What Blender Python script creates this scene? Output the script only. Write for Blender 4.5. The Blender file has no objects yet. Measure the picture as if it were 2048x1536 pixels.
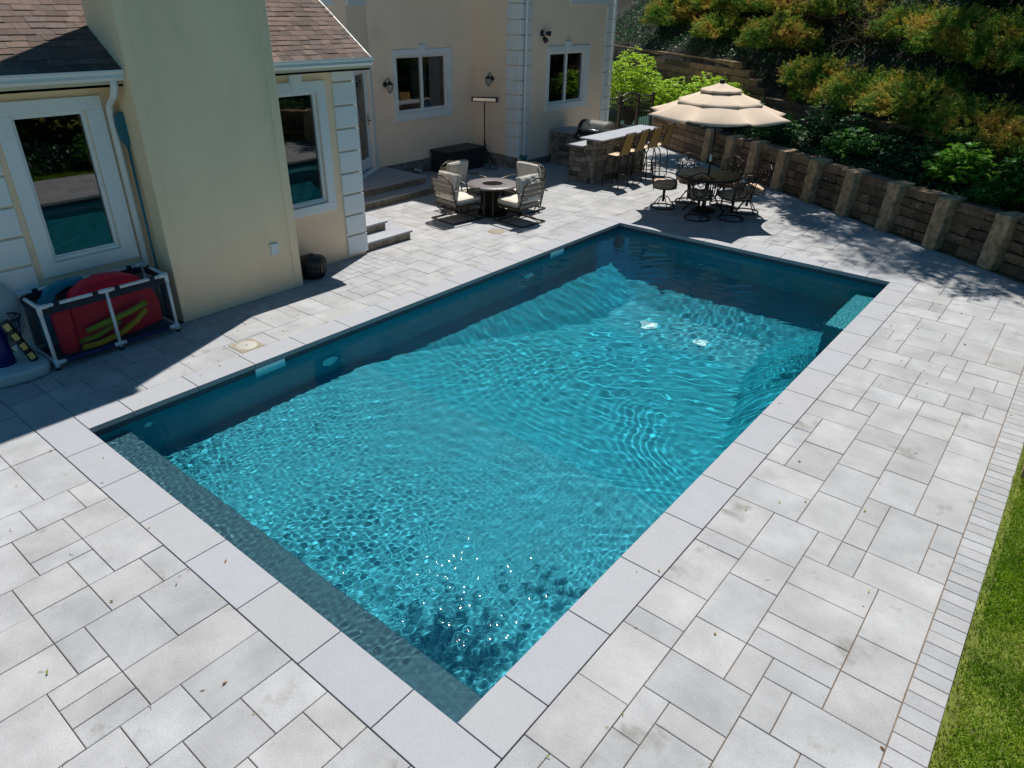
import bpy, math, random
import numpy as np
from mathutils import Matrix, Vector
sc = bpy.context.scene
COL = sc.collection
R = math.radians
PI = math.pi
# ---------------------------------------------------------------- camera
yaw, pit, roll = -0.674265, 0.501765, 0.0202025
fw = Vector((math.sin(yaw)*math.cos(pit), math.cos(yaw)*math.cos(pit), -math.sin(pit)))
rt = Vector((math.cos(yaw), -math.sin(yaw), 0)); up_ = rt.cross(fw)
cr = rt*math.cos(roll)+up_*math.sin(roll); cu = -rt*math.sin(roll)+up_*math.cos(roll)
camd = bpy.data.cameras.new('camera'); cam = bpy.data.objects.new('camera', camd); COL.objects.link(cam)
M = Matrix((cr, cu, -fw)).transposed().to_4x4(); M.translation = (6.70976, -1.81673, 3.67054)
cam.matrix_world = M
camd.sensor_width = 36; camd.lens = 1384.118/2048*36; camd.clip_start = .05; camd.clip_end = 300
sc.camera = cam
# ---------------------------------------------------------------- sky and sun
SUNEL, SUNXY = 64.8, (-.38, .925)
world = bpy.data.worlds.new('World'); sc.world = world; world.use_nodes = True
wn = world.node_tree; sky = wn.nodes.new('ShaderNodeTexSky'); sky.sky_type = 'NISHITA'; sky.sun_disc = False
sky.sun_elevation = R(SUNEL); sky.sun_rotation = math.atan2(SUNXY[0], SUNXY[1]); sky.air_density = 1.0; sky.dust_density = .3; sky.ozone_density = 2.5
tn = wn.nodes.new('ShaderNodeVectorMath'); tn.operation = 'MULTIPLY'; tn.inputs[1].default_value = (.42, 1.0, 1.16)   # white balance of the photograph: blue daylight
wn.links.new(sky.outputs[0], tn.inputs[0]); wn.links.new(tn.outputs[0], wn.nodes['Background'].inputs[0]); wn.nodes['Background'].inputs[1].default_value = .050
sund = bpy.data.lights.new('sun', 'SUN'); sund.energy = 4.5; sund.angle = R(.53); sund.color = (1, .965, .91)
sun = bpy.data.objects.new('sun', sund); COL.objects.link(sun)
sd = Vector((SUNXY[0]*math.cos(R(SUNEL)), SUNXY[1]*math.cos(R(SUNEL)), math.sin(R(SUNEL))))
sun.rotation_euler = sd.to_track_quat('Z', 'Y').to_euler(); sun.location = (0, 10, 30)
sund.cycles.is_caustics_light = True
sc.view_settings.view_transform = 'Standard'; sc.view_settings.look = 'None'; sc.view_settings.exposure = .42; sc.view_settings.gamma = 1
sc.cycles.use_denoising = True; sc.cycles.max_bounces = 8; sc.cycles.diffuse_bounces = 4; sc.cycles.glossy_bounces = 4
sc.cycles.transmission_bounces = 6; sc.cycles.transparent_max_bounces = 12; sc.cycles.sample_clamp_indirect = 6; sc.cycles.sample_clamp_direct = 0
# ---------------------------------------------------------------- node materials
def lin(c):  # sRGB 0-255 -> linear
    return tuple((v/255/12.92 if v/255 <= .04045 else ((v/255+.055)/1.055)**2.4) for v in c)
def mat(name, col, rough=.7, var=.12, scale=6, detail=4, bump=0, bscale=40, metal=0, spec=None, tint=None, island=0, stain=None, alpha=None, coat=0, stretch=None, fine=0, fscale=70):
    m = bpy.data.materials.new(name); m.use_nodes = True; n = m.node_tree; N = n.nodes; L = n.links
    b = N['Principled BSDF']; b.inputs['Roughness'].default_value = rough; b.inputs['Metallic'].default_value = metal
    if spec is not None: b.inputs['Specular IOR Level'].default_value = spec
    if coat: b.inputs['Coat Weight'].default_value = coat
    tc = N.new('ShaderNodeTexCoord'); src = tc.outputs['Object']
    if stretch:
        mp = N.new('ShaderNodeMapping'); mp.inputs['Scale'].default_value = stretch; L.new(src, mp.inputs[0]); src = mp.outputs[0]
    cur = None
    c = N.new('ShaderNodeRGB'); c.outputs[0].default_value = (*col, 1); cur = c.outputs[0]
    def mul(a, fac_socket, lo, hi):
        mr = N.new('ShaderNodeMapRange'); mr.inputs[3].default_value = lo; mr.inputs[4].default_value = hi; L.new(fac_socket, mr.inputs[0])
        v = N.new('ShaderNodeVectorMath'); v.operation = 'SCALE'; L.new(a, v.inputs[0]); L.new(mr.outputs[0], v.inputs['Scale']); return v.outputs[0]
    if var:
        t = N.new('ShaderNodeTexNoise'); t.inputs['Scale'].default_value = scale; t.inputs['Detail'].default_value = detail; t.inputs['Roughness'].default_value = .6
        L.new(src, t.inputs['Vector']); mr = N.new('ShaderNodeMapRange'); mr.inputs[1].default_value = .3; mr.inputs[2].default_value = .7; L.new(t.outputs['Fac'], mr.inputs[0])
        cur = mul(cur, mr.outputs[0], 1-var, 1+var)
    if fine:
        t = N.new('ShaderNodeTexNoise'); t.inputs['Scale'].default_value = fscale; t.inputs['Detail'].default_value = 3; L.new(src, t.inputs['Vector']); mr = N.new('ShaderNodeMapRange'); mr.inputs[1].default_value = .3; mr.inputs[2].default_value = .7; L.new(t.outputs['Fac'], mr.inputs[0]); cur = mul(cur, mr.outputs[0], 1-fine, 1+fine)
    if tint:
        a = N.new('ShaderNodeAttribute'); a.attribute_name = 'tint'; v = N.new('ShaderNodeVectorMath'); v.operation = 'MULTIPLY'; L.new(cur, v.inputs[0]); L.new(a.outputs['Color'], v.inputs[1]); cur = v.outputs[0]
    if island:
        g = N.new('ShaderNodeNewGeometry'); cur = mul(cur, g.outputs['Random Per Island'], 1-island, 1+island)
    if stain:
        sc_, thr, scol, amt = stain
        t = N.new('ShaderNodeTexNoise'); t.inputs['Scale'].default_value = sc_; t.inputs['Detail'].default_value = 6; t.inputs['Roughness'].default_value = .65; L.new(src, t.inputs['Vector'])
        mr = N.new('ShaderNodeMapRange'); mr.inputs[1].default_value = thr; mr.inputs[2].default_value = thr+.12; mr.inputs[4].default_value = amt; L.new(t.outputs['Fac'], mr.inputs[0])
        mx = N.new('ShaderNodeMix'); mx.data_type = 'RGBA'; L.new(mr.outputs[0], mx.inputs[0]); L.new(cur, mx.inputs[6]); mx.inputs[7].default_value = (*scol, 1); cur = mx.outputs[2]
    L.new(cur, b.inputs['Base Color'])
    if bump:
        t = N.new('ShaderNodeTexNoise'); t.inputs['Scale'].default_value = bscale; t.inputs['Detail'].default_value = 5; L.new(src, t.inputs['Vector'])
        bp = N.new('ShaderNodeBump'); bp.inputs['Strength'].default_value = bump; bp.inputs['Distance'].default_value = .01; L.new(t.outputs['Fac'], bp.inputs['Height']); L.new(bp.outputs[0], b.inputs['Normal'])
    return m
MT = {}
def glass_pane(name, ior=2.0):
    m = bpy.data.materials.new(name); m.use_nodes = True; n = m.node_tree; n.nodes.clear()
    o = n.nodes.new('ShaderNodeOutputMaterial'); mx = n.nodes.new('ShaderNodeMixShader'); fr = n.nodes.new('ShaderNodeFresnel'); fr.inputs[0].default_value = ior
    g = n.nodes.new('ShaderNodeBsdfGlossy'); g.inputs['Roughness'].default_value = .01; g.inputs['Color'].default_value = (1, 1, 1, 1)
    t = n.nodes.new('ShaderNodeBsdfTransparent'); t.inputs[0].default_value = (.55, .62, .6, 1)
    nz = n.nodes.new('ShaderNodeTexNoise'); nz.inputs['Scale'].default_value = 1.3; bp = n.nodes.new('ShaderNodeBump'); bp.inputs['Strength'].default_value = .03; bp.inputs['Distance'].default_value = .02
    tc = n.nodes.new('ShaderNodeTexCoord'); n.links.new(tc.outputs['Object'], nz.inputs['Vector']); n.links.new(nz.outputs['Fac'], bp.inputs['Height']); n.links.new(bp.outputs[0], g.inputs['Normal'])
    n.links.new(fr.outputs[0], mx.inputs[0]); n.links.new(t.outputs[0], mx.inputs[1]); n.links.new(g.outputs[0], mx.inputs[2]); n.links.new(mx.outputs[0], o.inputs[0])
    return m
def leafmat(name, cols, rough=.5, trans=.35, patch=None):
    m = bpy.data.materials.new(name); m.use_nodes = True; n = m.node_tree; N = n.nodes; L = n.links; N.clear()
    o = N.new('ShaderNodeOutputMaterial'); g = N.new('ShaderNodeNewGeometry'); cr_ = N.new('ShaderNodeValToRGB'); cr_.color_ramp.elements[0].color = (*cols[0], 1); cr_.color_ramp.elements[1].color = (*cols[-1], 1)
    for i, c in enumerate(cols[1:-1]):
        e = cr_.color_ramp.elements.new((i+1)/(len(cols)-1)); e.color = (*c, 1)
    if patch:
        tc = N.new('ShaderNodeTexCoord'); t = N.new('ShaderNodeTexNoise'); t.inputs['Scale'].default_value = patch; t.inputs['Detail'].default_value = 3; L.new(tc.outputs['Object'], t.inputs['Vector'])
        mr = N.new('ShaderNodeMapRange'); mr.inputs[1].default_value = .36; mr.inputs[2].default_value = .64; L.new(t.outputs['Fac'], mr.inputs[0])
        ma = N.new('ShaderNodeMath'); ma.operation = 'MULTIPLY_ADD'; L.new(g.outputs['Random Per Island'], ma.inputs[0]); ma.inputs[1].default_value = .35; 
        m2 = N.new('ShaderNodeMath'); m2.operation = 'MULTIPLY'; L.new(mr.outputs[0], m2.inputs[0]); m2.inputs[1].default_value = .65; L.new(m2.outputs[0], ma.inputs[2]); L.new(ma.outputs[0], cr_.inputs[0])
    else: L.new(g.outputs['Random Per Island'], cr_.inputs[0])
    d = N.new('ShaderNodeBsdfDiffuse'); tr = N.new('ShaderNodeBsdfTranslucent'); gl = N.new('ShaderNodeBsdfGlossy'); gl.inputs['Roughness'].default_value = rough+.1; gl.inputs['Color'].default_value = (.8, .85, .8, 1)
    m1 = N.new('ShaderNodeMixShader'); m1.inputs[0].default_value = trans; m3 = N.new('ShaderNodeMixShader'); m3.inputs[0].default_value = .03
    L.new(cr_.outputs[0], d.inputs[0]); L.new(cr_.outputs[0], tr.inputs[0]); L.new(d.outputs[0], m1.inputs[1]); L.new(tr.outputs[0], m1.inputs[2]); L.new(m1.outputs[0], m3.inputs[1]); L.new(gl.outputs[0], m3.inputs[2]); L.new(m3.outputs[0], o.inputs[0])
    return m
MT['paver'] = mat('paver_stone', (.340, .337, .338), .82, .17, 2.6, 9, fine=.09, fscale=90, bump=.35, bscale=160, tint=1, stain=(2.2, .60, (.16, .15, .13), .7), spec=.25)
MT['paver_border'] = mat('border_paver', (.33, .33, .335), .85, .09, 6, 6, fine=.08, bump=.25, bscale=150, tint=1, spec=.25)
MT['joint'] = mat('joint_sand', (.17, .108, .06), .95, .4, 5, 6, bump=.3, bscale=200)
MT['coping'] = mat('coping_stone', (.322, .324, .340), .72, .03, 5, 8, fine=.05, bump=.12, bscale=190, tint=1, spec=.3, stain=(2.3, .69, (.25, .25, .25), .4))
MT['coping_plain'] = mat('lid_plastic', (.38,.36,.32), .6, .05)
MT['plaster'] = mat('pool_plaster', (.001, .255, .340), .7, .10, 2.5, 6, bump=.1, bscale=60)
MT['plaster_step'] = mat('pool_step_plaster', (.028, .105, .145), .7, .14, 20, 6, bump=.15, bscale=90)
MT['bench'] = mat('pool_bench_plaster', (.012, .25, .30), .7, .08, 5, 6)
MT['shade_band'] = mat('coping_shade_band', (.01, .045, .07), .5, .1, 8)  # coping shadow painted as a dark strip on the pool wall
MT['poolwhite'] = mat('pool_fitting_plastic', (.6, .92, .95), .4, .03)
MT['stucco'] = mat('stucco', (.96, .71, .48), .9, .05, 1.2, 6, bump=.25, bscale=130, stain=(.8, .6, (.68, .57, .38), .5))
MT['stucco_bay'] = mat('stucco_bay', (.97, .75, .56), .9, .05, 1.2, 6, bump=.25, bscale=130, stain=(.8, .62, (.68, .6, .46), .5))
MT['stucco_chim'] = mat('stucco_chimney', (.96, .72, .47), .9, .10, .9, 6, stretch=(1,1,.3), bump=.25, bscale=130, stain=(.55, .53, (.66, .62, .40), .6))
MT['trim'] = mat('painted_trim', (.78, .80, .78), .6, .03, 2, 4)
MT['white'] = mat('white_vinyl', (.82, .82, .80), .45, .02)
MT['gutter'] = mat('gutter_white', (.72, .73, .70), .4, .03)
MT['soffit'] = mat('soffit_cream', (.62, .55, .40), .7, .03)
MT['rock'] = mat('foundation_stone', (.20, .18, .16), .9, .35, 9, 6, bump=.6, bscale=30, island=.35)
MT['veneer'] = mat('bar_stone_veneer', (.17, .148, .120), .9, .4, 10, 6, bump=.7, bscale=35, island=.55)
MT['counter'] = mat('counter_stone', (.29, .30, .33), .6, .06, 8, fine=.06)
MT['step_riser'] = mat('riser_stone', (.24, .20, .14), .9, .35, 9, 6, bump=.5, bscale=40, stretch=(1, 1, .4))
MT['shingle'] = mat('roof_shingle', (.125, .088, .072), .95, .22, 25, 6, bump=.5, bscale=220, tint=1)
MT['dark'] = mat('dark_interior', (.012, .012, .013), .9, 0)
MT['glass'] = glass_pane('window_glass', 2.1)
MT['slat'] = mat('taupe_slats', (.15,.135,.115), .5, .1)
MT['firetop'] = mat('fire_table_metal', (.15,.13,.135), .45, .3, 30, fine=.2)
MT['black'] = mat('black_metal', (.012, .012, .013), .42, .2, 20)
MT['bronze'] = mat('bronze_metal', (.032, .024, .020), .4, .25, 14, metal=.6)
MT['taupe'] = mat('taupe_frame', (.045, .036, .028), .4, .1, metal=.5)
MT['cushion'] = mat('oatmeal_cushion', (.56, .52, .45), .9, .08, 5, 5, bump=.35, bscale=9)
MT['cushion_tan'] = mat('tan_cushion', (.52, .37, .26), .9, .1, 8, 5, bump=.2, bscale=12)
MT['sling'] = mat('gold_sling_fabric', (.30, .185, .045), .8, .08, 30, 3, bump=.3, bscale=300)
MT['slingseat'] = mat('tan_sling_seat', (.52, .39, .26), .8, .05, 30)
MT['canvas'] = mat('umbrella_canvas', (.60, .47, .355), .9, .06, 2.5, 6, bump=.15, bscale=7, stain=(2, .62, (.42, .33, .25), .5))
MT['steel'] = mat('stainless_steel', (.55, .54, .52), .28, .08, 3, metal=1)
MT['chrome'] = mat('chrome', (.7, .7, .7), .15, 0, metal=1)
MT['resin'] = mat('black_resin', (.018, .018, .02), .55, .2, 8, bump=.4, bscale=60)
MT['pvc'] = mat('pvc_pipe', (.66, .68, .68), .35, .03)
MT['sleeve'] = mat('navy_sleeve', (.012,.02,.09), .8, .2, 30)
MT['net'] = mat('dark_mesh_fabric', (.012, .022, .035), .9, .2, 60)
MT['red'] = mat('red_foam', (.85, .006, .03), .45, .08, 4)
MT['teal'] = mat('teal_foam', (.01, .22, .30), .5, .08, 4)
MT['yellow'] = mat('yellow_foam', (.72, .50, .01), .6, .05)
MT['labelyellow'] = mat('label_yellow', (.55,.42,.12), .6, .05)
MT['lime'] = mat('lime_foam', (.36, .52, .03), .6, .05)
MT['paddle'] = mat('blue_paddle', (.01, .14, .20), .4, .08)
MT['navy'] = mat('navy_plastic', (.006, .012, .13), .4, .1)
MT['hoopwhite'] = mat('aged_white_plastic', (.42, .50, .50), .5, .06, 3)
MT['pot'] = mat('black_ribbed_resin', (.012, .011, .012), .45, .2)
MT['timber'] = mat('weathered_block', (.17, .108, .064), .95, .4, 7, 8, bump=1.6, bscale=16, island=.5, stain=(3.2, .615, (.55, .48, .40), .8))
MT['post'] = mat('weathered_post', (.42, .285, .165), .95, .55, 9, 9, bump=1.8, bscale=18, island=.1, stain=(4, .6, (.15, .095, .05), .75))
MT['soil'] = mat('soil_mulch', (.014, .011, .008), 1, .5, 9, 8, bump=1, bscale=18)
MT['lawn_soil'] = mat('lawn_soil', (.10, .12, .015), 1, .5, 5, 8, bump=.8, bscale=40)
MT['bark'] = mat('bark', (.06, .045, .032), .95, .35, 12, 6, bump=.8, bscale=20)
MT['tan'] = mat('tan_plastic', (.25, .21, .15), .7, .1, 12)
MT['greenpipe'] = mat('green_drain_pipe', (.03, .20, .15), .5, .1)
MT['lampglass'] = mat('lantern_glass', (.35, .36, .33), .15, .05, spec=.8)
MT['brass'] = mat('brass', (.45, .32, .1), .3, 0, metal=1)
MT['leather'] = mat('tan_leather', (.30, .15, .06), .4, .1)
MT['curtain'] = mat('curtain_cloth', (.30, .28, .27), .9, .1)
MT['stone_top'] = mat('table_top_stone', (.30, .19, .09), .45, .6, 45, 4)
MT['grass_blade'] = leafmat('grass_blades', [(.08, .17, .008), (.16, .30, .012), (.27, .40, .02), (.40, .38, .08)], .5, .3, patch=2.2)
MT['juniper'] = leafmat('juniper_needles', [(.04, .13, .015), (.08, .21, .02), (.22, .29, .028), (.46, .33, .05), (.38, .17, .045)], .6, .25, patch=1.9)
MT['hydr'] = leafmat('broad_leaves_green', [(.025, .10, .018), (.05, .17, .022), (.09, .24, .03)], .4, .35)
MT['hydr_bright'] = leafmat('broad_leaves_bright', [(.07, .22, .02), (.15, .36, .025), (.25, .45, .05)], .4, .4)
MT['shade_leaf'] = leafmat('glossy_leaves_dark', [(.012, .05, .014), (.02, .08, .02), (.05, .13, .05)], .35, .3)
MT['lime_leaf'] = leafmat('lime_leaves', [(.16, .34, .012), (.34, .54, .02), (.50, .64, .05)], .4, .45)
MT['tree_leaf'] = leafmat('tree_leaves', [(.03, .09, .015), (.07, .16, .02), (.12, .22, .03)], .45, .4)
MT['dog_leaf'] = leafmat('dogwood_leaves', [(.08, .18, .07), (.18, .30, .14), (.32, .42, .28)], .4, .4)
MT['ivy'] = leafmat('ivy_leaves', [(.006, .03, .015), (.012, .045, .02), (.02, .06, .03)], .3, .2)
MT['twig'] = mat('bare_twig', (.10, .07, .045), .9, .3, 5)
MT['litter'] = leafmat('fallen_leaves', [(.10, .05, .015), (.22, .10, .02), (.30, .26, .05), (.25, .35, .05), (.05, .03, .02)], .7, .1)
# ---------------------------------------------------------------- mesh builder
class MB:
    def __init__(s): s.v = []; s.f = []; s.mi = []; s.sm = []; s.m = 0; s.s = False; s.T = None; s.tint = None; s.tl = []
    def add(s, vs, fs):
        o = len(s.v)
        if s.T is not None: vs = [tuple(s.T @ Vector(p)) for p in vs]
        s.v += [tuple(p) for p in vs]
        for f in fs: s.f.append([i+o for i in f]); s.mi.append(s.m); s.sm.append(s.s); s.tl.append(s.tint)
        return s
    def box(s, x0, x1, y0, y1, z0, z1):
        if x0 > x1: x0, x1 = x1, x0
        if y0 > y1: y0, y1 = y1, y0
        if z0 > z1: z0, z1 = z1, z0
        return s.add([(x0,y0,z0),(x1,y0,z0),(x1,y1,z0),(x0,y1,z0),(x0,y0,z1),(x1,y0,z1),(x1,y1,z1),(x0,y1,z1)],
                     [(3,2,1,0),(4,5,6,7),(0,1,5,4),(1,2,6,5),(2,3,7,6),(3,0,4,7)])
    def prism(s, poly, z0, z1):
        n = len(poly); a = sum(poly[i][0]*poly[(i+1)%n][1]-poly[(i+1)%n][0]*poly[i][1] for i in range(n))
        if a < 0: poly = poly[::-1]
        return s.add([(x,y,z0) for x,y in poly]+[(x,y,z1) for x,y in poly], [tuple(range(n))[::-1], tuple(range(n,2*n))]+[(i,(i+1)%n,n+(i+1)%n,n+i) for i in range(n)])
    def tube(s, pts, r, n=8, closed=False, flat=None):
        pts = [Vector(p) for p in pts]; N = len(pts); rs = r if isinstance(r, (list, tuple)) else [r]*N
        rings = []; prev = None
        for i in range(N):
            if closed: t = pts[(i+1)%N]-pts[i-1]
            else: t = pts[min(i+1,N-1)]-pts[max(i-1,0)]
            t.normalize()
            if prev is None: a = Vector((0,0,1)) if abs(t.z) < .9 else Vector((1,0,0)); u = t.cross(a).normalized()
            else: u = (prev-t*prev.dot(t)).normalized()
            prev = u; w = t.cross(u); rg = []
            for k in range(n):
                an = 2*PI*k/n; fl = flat or (1, 1)
                rg.append(pts[i]+u*math.cos(an)*rs[i]*fl[0]+w*math.sin(an)*rs[i]*fl[1])
            rings.append(rg)
        vs = [p for rg in rings for p in rg]; fs = []
        for i in range(N if closed else N-1):
            j = (i+1) % N
            for k in range(n): fs.append((i*n+k, i*n+(k+1)%n, j*n+(k+1)%n, j*n+k))
        if not closed: fs.append(tuple(range(n))[::-1]); fs.append(tuple((N-1)*n+k for k in range(n)))
        sm = s.s; s.s = True; s.add(vs, fs); s.s = sm; return s
    def lathe(s, prof, n=24, cx=0, cy=0, sx=1, sy=1, cap=False):
        vs = [(cx+r*math.cos(2*PI*k/n)*sx, cy+r*math.sin(2*PI*k/n)*sy, z) for r, z in prof for k in range(n)]; fs = []
        for i in range(len(prof)-1):
            for k in range(n): fs.append((i*n+k, i*n+(k+1)%n, (i+1)*n+(k+1)%n, (i+1)*n+k))
        if cap and prof[0][0] > 1e-4: fs.append(tuple(range(n))[::-1])
        if cap and prof[-1][0] > 1e-4: fs.append(tuple((len(prof)-1)*n+k for k in range(n)))
        sm = s.s; s.s = True; s.add(vs, fs); s.s = sm; return s
    def grid(s, P, closed=False):  # P[i][j] points
        a, b = len(P), len(P[0]); vs = [p for row in P for p in row]; fs = []
        for i in range(a-1):
            for j in range(b-1): fs.append((i*b+j, (i+1)*b+j, (i+1)*b+j+1, i*b+j+1))
        return s.add(vs, fs)
    def build(s, name, mats, parent=None, bevel=0, seg=1, smooth=None, local=False, solid=0):
        me = bpy.data.meshes.new(name); me.from_pydata(s.v, [], s.f)
        for m in (mats if isinstance(mats, (list, tuple)) else [mats]): me.materials.append(m if not isinstance(m, str) else MT[m])
        me.polygons.foreach_set('material_index', s.mi)
        me.polygons.foreach_set('use_smooth', [bool(smooth) or x for x in s.sm])
        if any(t is not None for t in s.tl):
            ca = me.color_attributes.new('tint', 'FLOAT_COLOR', 'CORNER'); arr = []
            for f, t in zip(s.f, s.tl): t = t or (1, 1, 1); arr += [t[0], t[1], t[2], 1]*len(f)
            ca.data.foreach_set('color', arr)
        o = bpy.data.objects.new(name, me); COL.objects.link(o)
        if parent is not None:
            o.parent = parent
            if not local: o.matrix_parent_inverse = parent.matrix_basis.inverted() if parent.parent is None else (parent.parent.matrix_basis @ parent.matrix_parent_inverse @ parent.matrix_basis).inverted()
        if bevel:
            b = o.modifiers.new('bevel', 'BEVEL'); b.width = bevel; b.segments = seg; b.limit_method = 'ANGLE'
        if solid:
            b = o.modifiers.new('solid', 'SOLIDIFY'); b.thickness = solid; b.offset = 0
        return o
def thing(name, label, cat, loc=(0,0,0), rz=0, group=None):
    o = bpy.data.objects.new(name, None); COL.objects.link(o); o.empty_display_size = .1
    o.matrix_basis = Matrix.Translation(loc) @ Matrix.Rotation(rz, 4, 'Z'); o['label'] = label; o['category'] = cat
    if group: o['group'] = group
    return o
def tag(o, label, cat, group=None):
    o['label'] = label; o['category'] = cat
    if group: o['group'] = group
    return o
def struct(o): o['kind'] = 'structure'; return o
def stuff(o, label=None, cat=None):
    o['kind'] = 'stuff'
    if label: o['label'] = label; o['category'] = cat
    return o
def dup(root, loc, rz, label, group=None, scale=None):
    r = root.copy(); COL.objects.link(r); S = Matrix.Scale(scale, 4) if scale else Matrix.Identity(4)
    r.matrix_basis = Matrix.Translation(loc) @ Matrix.Rotation(rz, 4, 'Z') @ S; r['label'] = label
    if group: r['group'] = group
    for ch in list(root.children):
        c = ch.copy(); COL.objects.link(c); c.parent = r
        for g in list(ch.children): d = g.copy(); COL.objects.link(d); d.parent = c
    return r
rnd = random.Random(7)
# ================================================================ POOL AND PAVING
W, LP, CW, U = 4.9, 9.82, .325, .1815
WL = Vector((-1.66, 16.72)); WR = Vector((5.76, 11.62)); WD = (WR-WL).normalized(); WN = Vector((-WD.y, WD.x))   # retaining wall line, normal uphill
def wpt(t, s): p = WL+WD*t+WN*s; return (p.x, p.y)
def clip(poly, n, c):  # keep n.p <= c
    out = []
    for i in range(len(poly)):
        a, b = poly[i], poly[(i+1) % len(poly)]; da = n[0]*a[0]+n[1]*a[1]-c; db = n[0]*b[0]+n[1]*b[1]-c
        if da <= 0: out.append(a)
        if (da < 0) != (db < 0) and abs(da-db) > 1e-9:
            t = da/(da-db); out.append((a[0]+(b[0]-a[0])*t, a[1]+(b[1]-a[1])*t))
    return out
def area(p): return abs(sum(p[i][0]*p[(i+1)%len(p)][1]-p[(i+1)%len(p)][0]*p[i][1] for i in range(len(p))))/2
def slab(mb, poly, gap=.003, top=0, ch=.004, dz=.014):
    if len(poly) < 3 or area(poly) < .0015: return
    a = sum(poly[i][0]*poly[(i+1)%len(poly)][1]-poly[(i+1)%len(poly)][0]*poly[i][1] for i in range(len(poly)))
    if a < 0: poly = poly[::-1]
    def inset(P, d):
        n = len(P); out = []
        for i in range(n):
            p0, p1, p2 = Vector(P[i-1]), Vector(P[i]), Vector(P[(i+1) % n]); e1 = (p1-p0); e2 = (p2-p1)
            if e1.length < 1e-5 or e2.length < 1e-5: out.append(P[i]); continue
            n1 = Vector((-e1.y, e1.x)).normalized(); n2 = Vector((-e2.y, e2.x)).normalized(); b = n1+n2; k = b.dot(n1)
            out.append(tuple(p1+b*(d/max(k, .4))))
        return out
    A = inset(poly, gap); B = inset(A, ch); n = len(A); tx_, ty_, t0_ = tr.uniform(-.004,.004), tr.uniform(-.004,.004), tr.uniform(-.0012,.0004); cx0, cy0 = A[0]
    hz_ = lambda x, y: t0_+(x-cx0)*tx_+(y-cy0)*ty_
    mb.add([(x,y,top-dz) for x,y in A]+[(x,y,top-ch*.6+hz_(x,y)) for x,y in A]+[(x,y,top+hz_(x,y)) for x,y in B],
           [tuple(range(2*n,3*n))]+[(i,(i+1)%n,n+(i+1)%n,n+i) for i in range(n)]+[(n+i,n+(i+1)%n,2*n+(i+1)%n,2*n+i) for i in range(n)])
def pack(x0, y0, sx, sy, nx, ny, seed):
    r = random.Random(seed); occ = [[False]*ny for _ in range(nx)]; out = []
    shapes = [(3,2)]*5+[(2,3)]*4+[(2,2)]*6+[(1,2)]*2+[(2,1)]*2+[(3,1)]+[(4,2)]+[(2,4)]
    for j in range(ny):
        for i in range(nx):
            if occ[i][j]: continue
            sh = shapes[:]; r.shuffle(sh); sh += [(2,1),(1,2),(1,1)]
            for a, b in sh:
                if i+a > nx or j+b > ny: continue
                if any(occ[i+p][j+q] for p in range(a) for q in range(b)): continue
                # avoid leaving single-cell holes along the row
                if i+a < nx and not occ[i+a][j] and (i+a+1 >= nx or occ[i+a+1][j]) and r.random() < .8 and (a, b) != (1, 1): continue
                for p in range(a):
                    for q in range(b): occ[i+p][j+q] = True
                X0, Y0 = x0+sx*i*U, y0+sy*j*U; X1, Y1 = x0+sx*(i+a)*U, y0+sy*(j+b)*U
                out.append((min(X0,X1), max(X0,X1), min(Y0,Y1), max(Y0,Y1))); break
    return out
tr = random.Random(11)
BI = 6.86; cl = WN.dot(WL)-.22
pv = MB(); tr = random.Random(11)
def tintr(r, a=.08):
    k = 1+r.uniform(-a, a); w = r.uniform(-.012, .012); return (k*(1+w), k, k*(1-w))
rects = pack(W+CW, -CW, 1, 1, 9, 58, 1)
rects += pack(W+CW+U*9, -CW, -1, -1, 74, 20, 2)
rects += pack(-CW, -CW, -1, 1, 36, 125, 5)
rects += pack(-CW, LP+CW, 1, 1, 40, 60, 4)
rects = [r_ for (a,b,c,d) in rects for r_ in (((a,b,c,5.40),(a,b,5.40,d)) if c < 5.39 and d > 5.41 and a < -1.4 else ((a,b,c,d),))]
for (x0,x1,y0,y1) in rects:
    if x0 < -CW-1e-3 and False: continue
    if y0 > LP+CW-.5 and x0 >= W+CW-1e-3 and y0 < LP+CW-1e-3: y1 = min(y1, LP+CW)
    poly = [(x0,y0),(x1,y0),(x1,y1),(x0,y1)]
    poly = clip(poly, (1,0), BI); 
    if poly: poly = clip(poly, tuple(WN), cl)
    if not poly: continue
    mx = sum(p[0] for p in poly)/len(poly); my = sum(p[1] for p in poly)/len(poly)
    if my < 5.40: poly = clip(poly, (-1,0), 1.4)
    if len(poly) < 3: continue
    if area(poly) < .003: continue
    pv.tint = tintr(tr); slab(pv, poly)
# straddling strip next to the border in front of the house wall
pave = struct(pv.build('pavement', 'paver'))
bd = MB()
def soldiers(p0, p1, width, pitch, side):
    p0 = Vector(p0); p1 = Vector(p1); d = (p1-p0); n = int(d.length/pitch); d.normalize(); q = Vector((-d.y, d.x))*side
    for i in range(n):
        a = p0+d*i*pitch; b = p0+d*(i+1)*pitch; bd.tint = tintr(tr, .09); slab(bd, [tuple(a), tuple(b), tuple(b+q*width), tuple(a+q*width)], .0025)
soldiers((BI, -4), (BI, 10.55), .21, .122, -1)
soldiers(wpt(-3.2, -.22), wpt(11, -.22), .22, .125, 1)
for k in (0, 1): soldiers((-1.7+.15*k, -.6), (-1.7+.15*k, 5.41), .15, .15, -1)
for k in (0, 1, 2): soldiers((-2.15+.15*k, 3.75), (-2.15+.15*k, 5.41), .15, .15, -1) if k < 3 else 0
for k in (0, 1, 2): soldiers((-2.15+.15*k, -.6), (-2.15+.15*k, 1.9), .15, .15, -1)
struct(bd.build('pavement_border', 'paver_border'))
base = MB(); z = -.012
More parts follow.
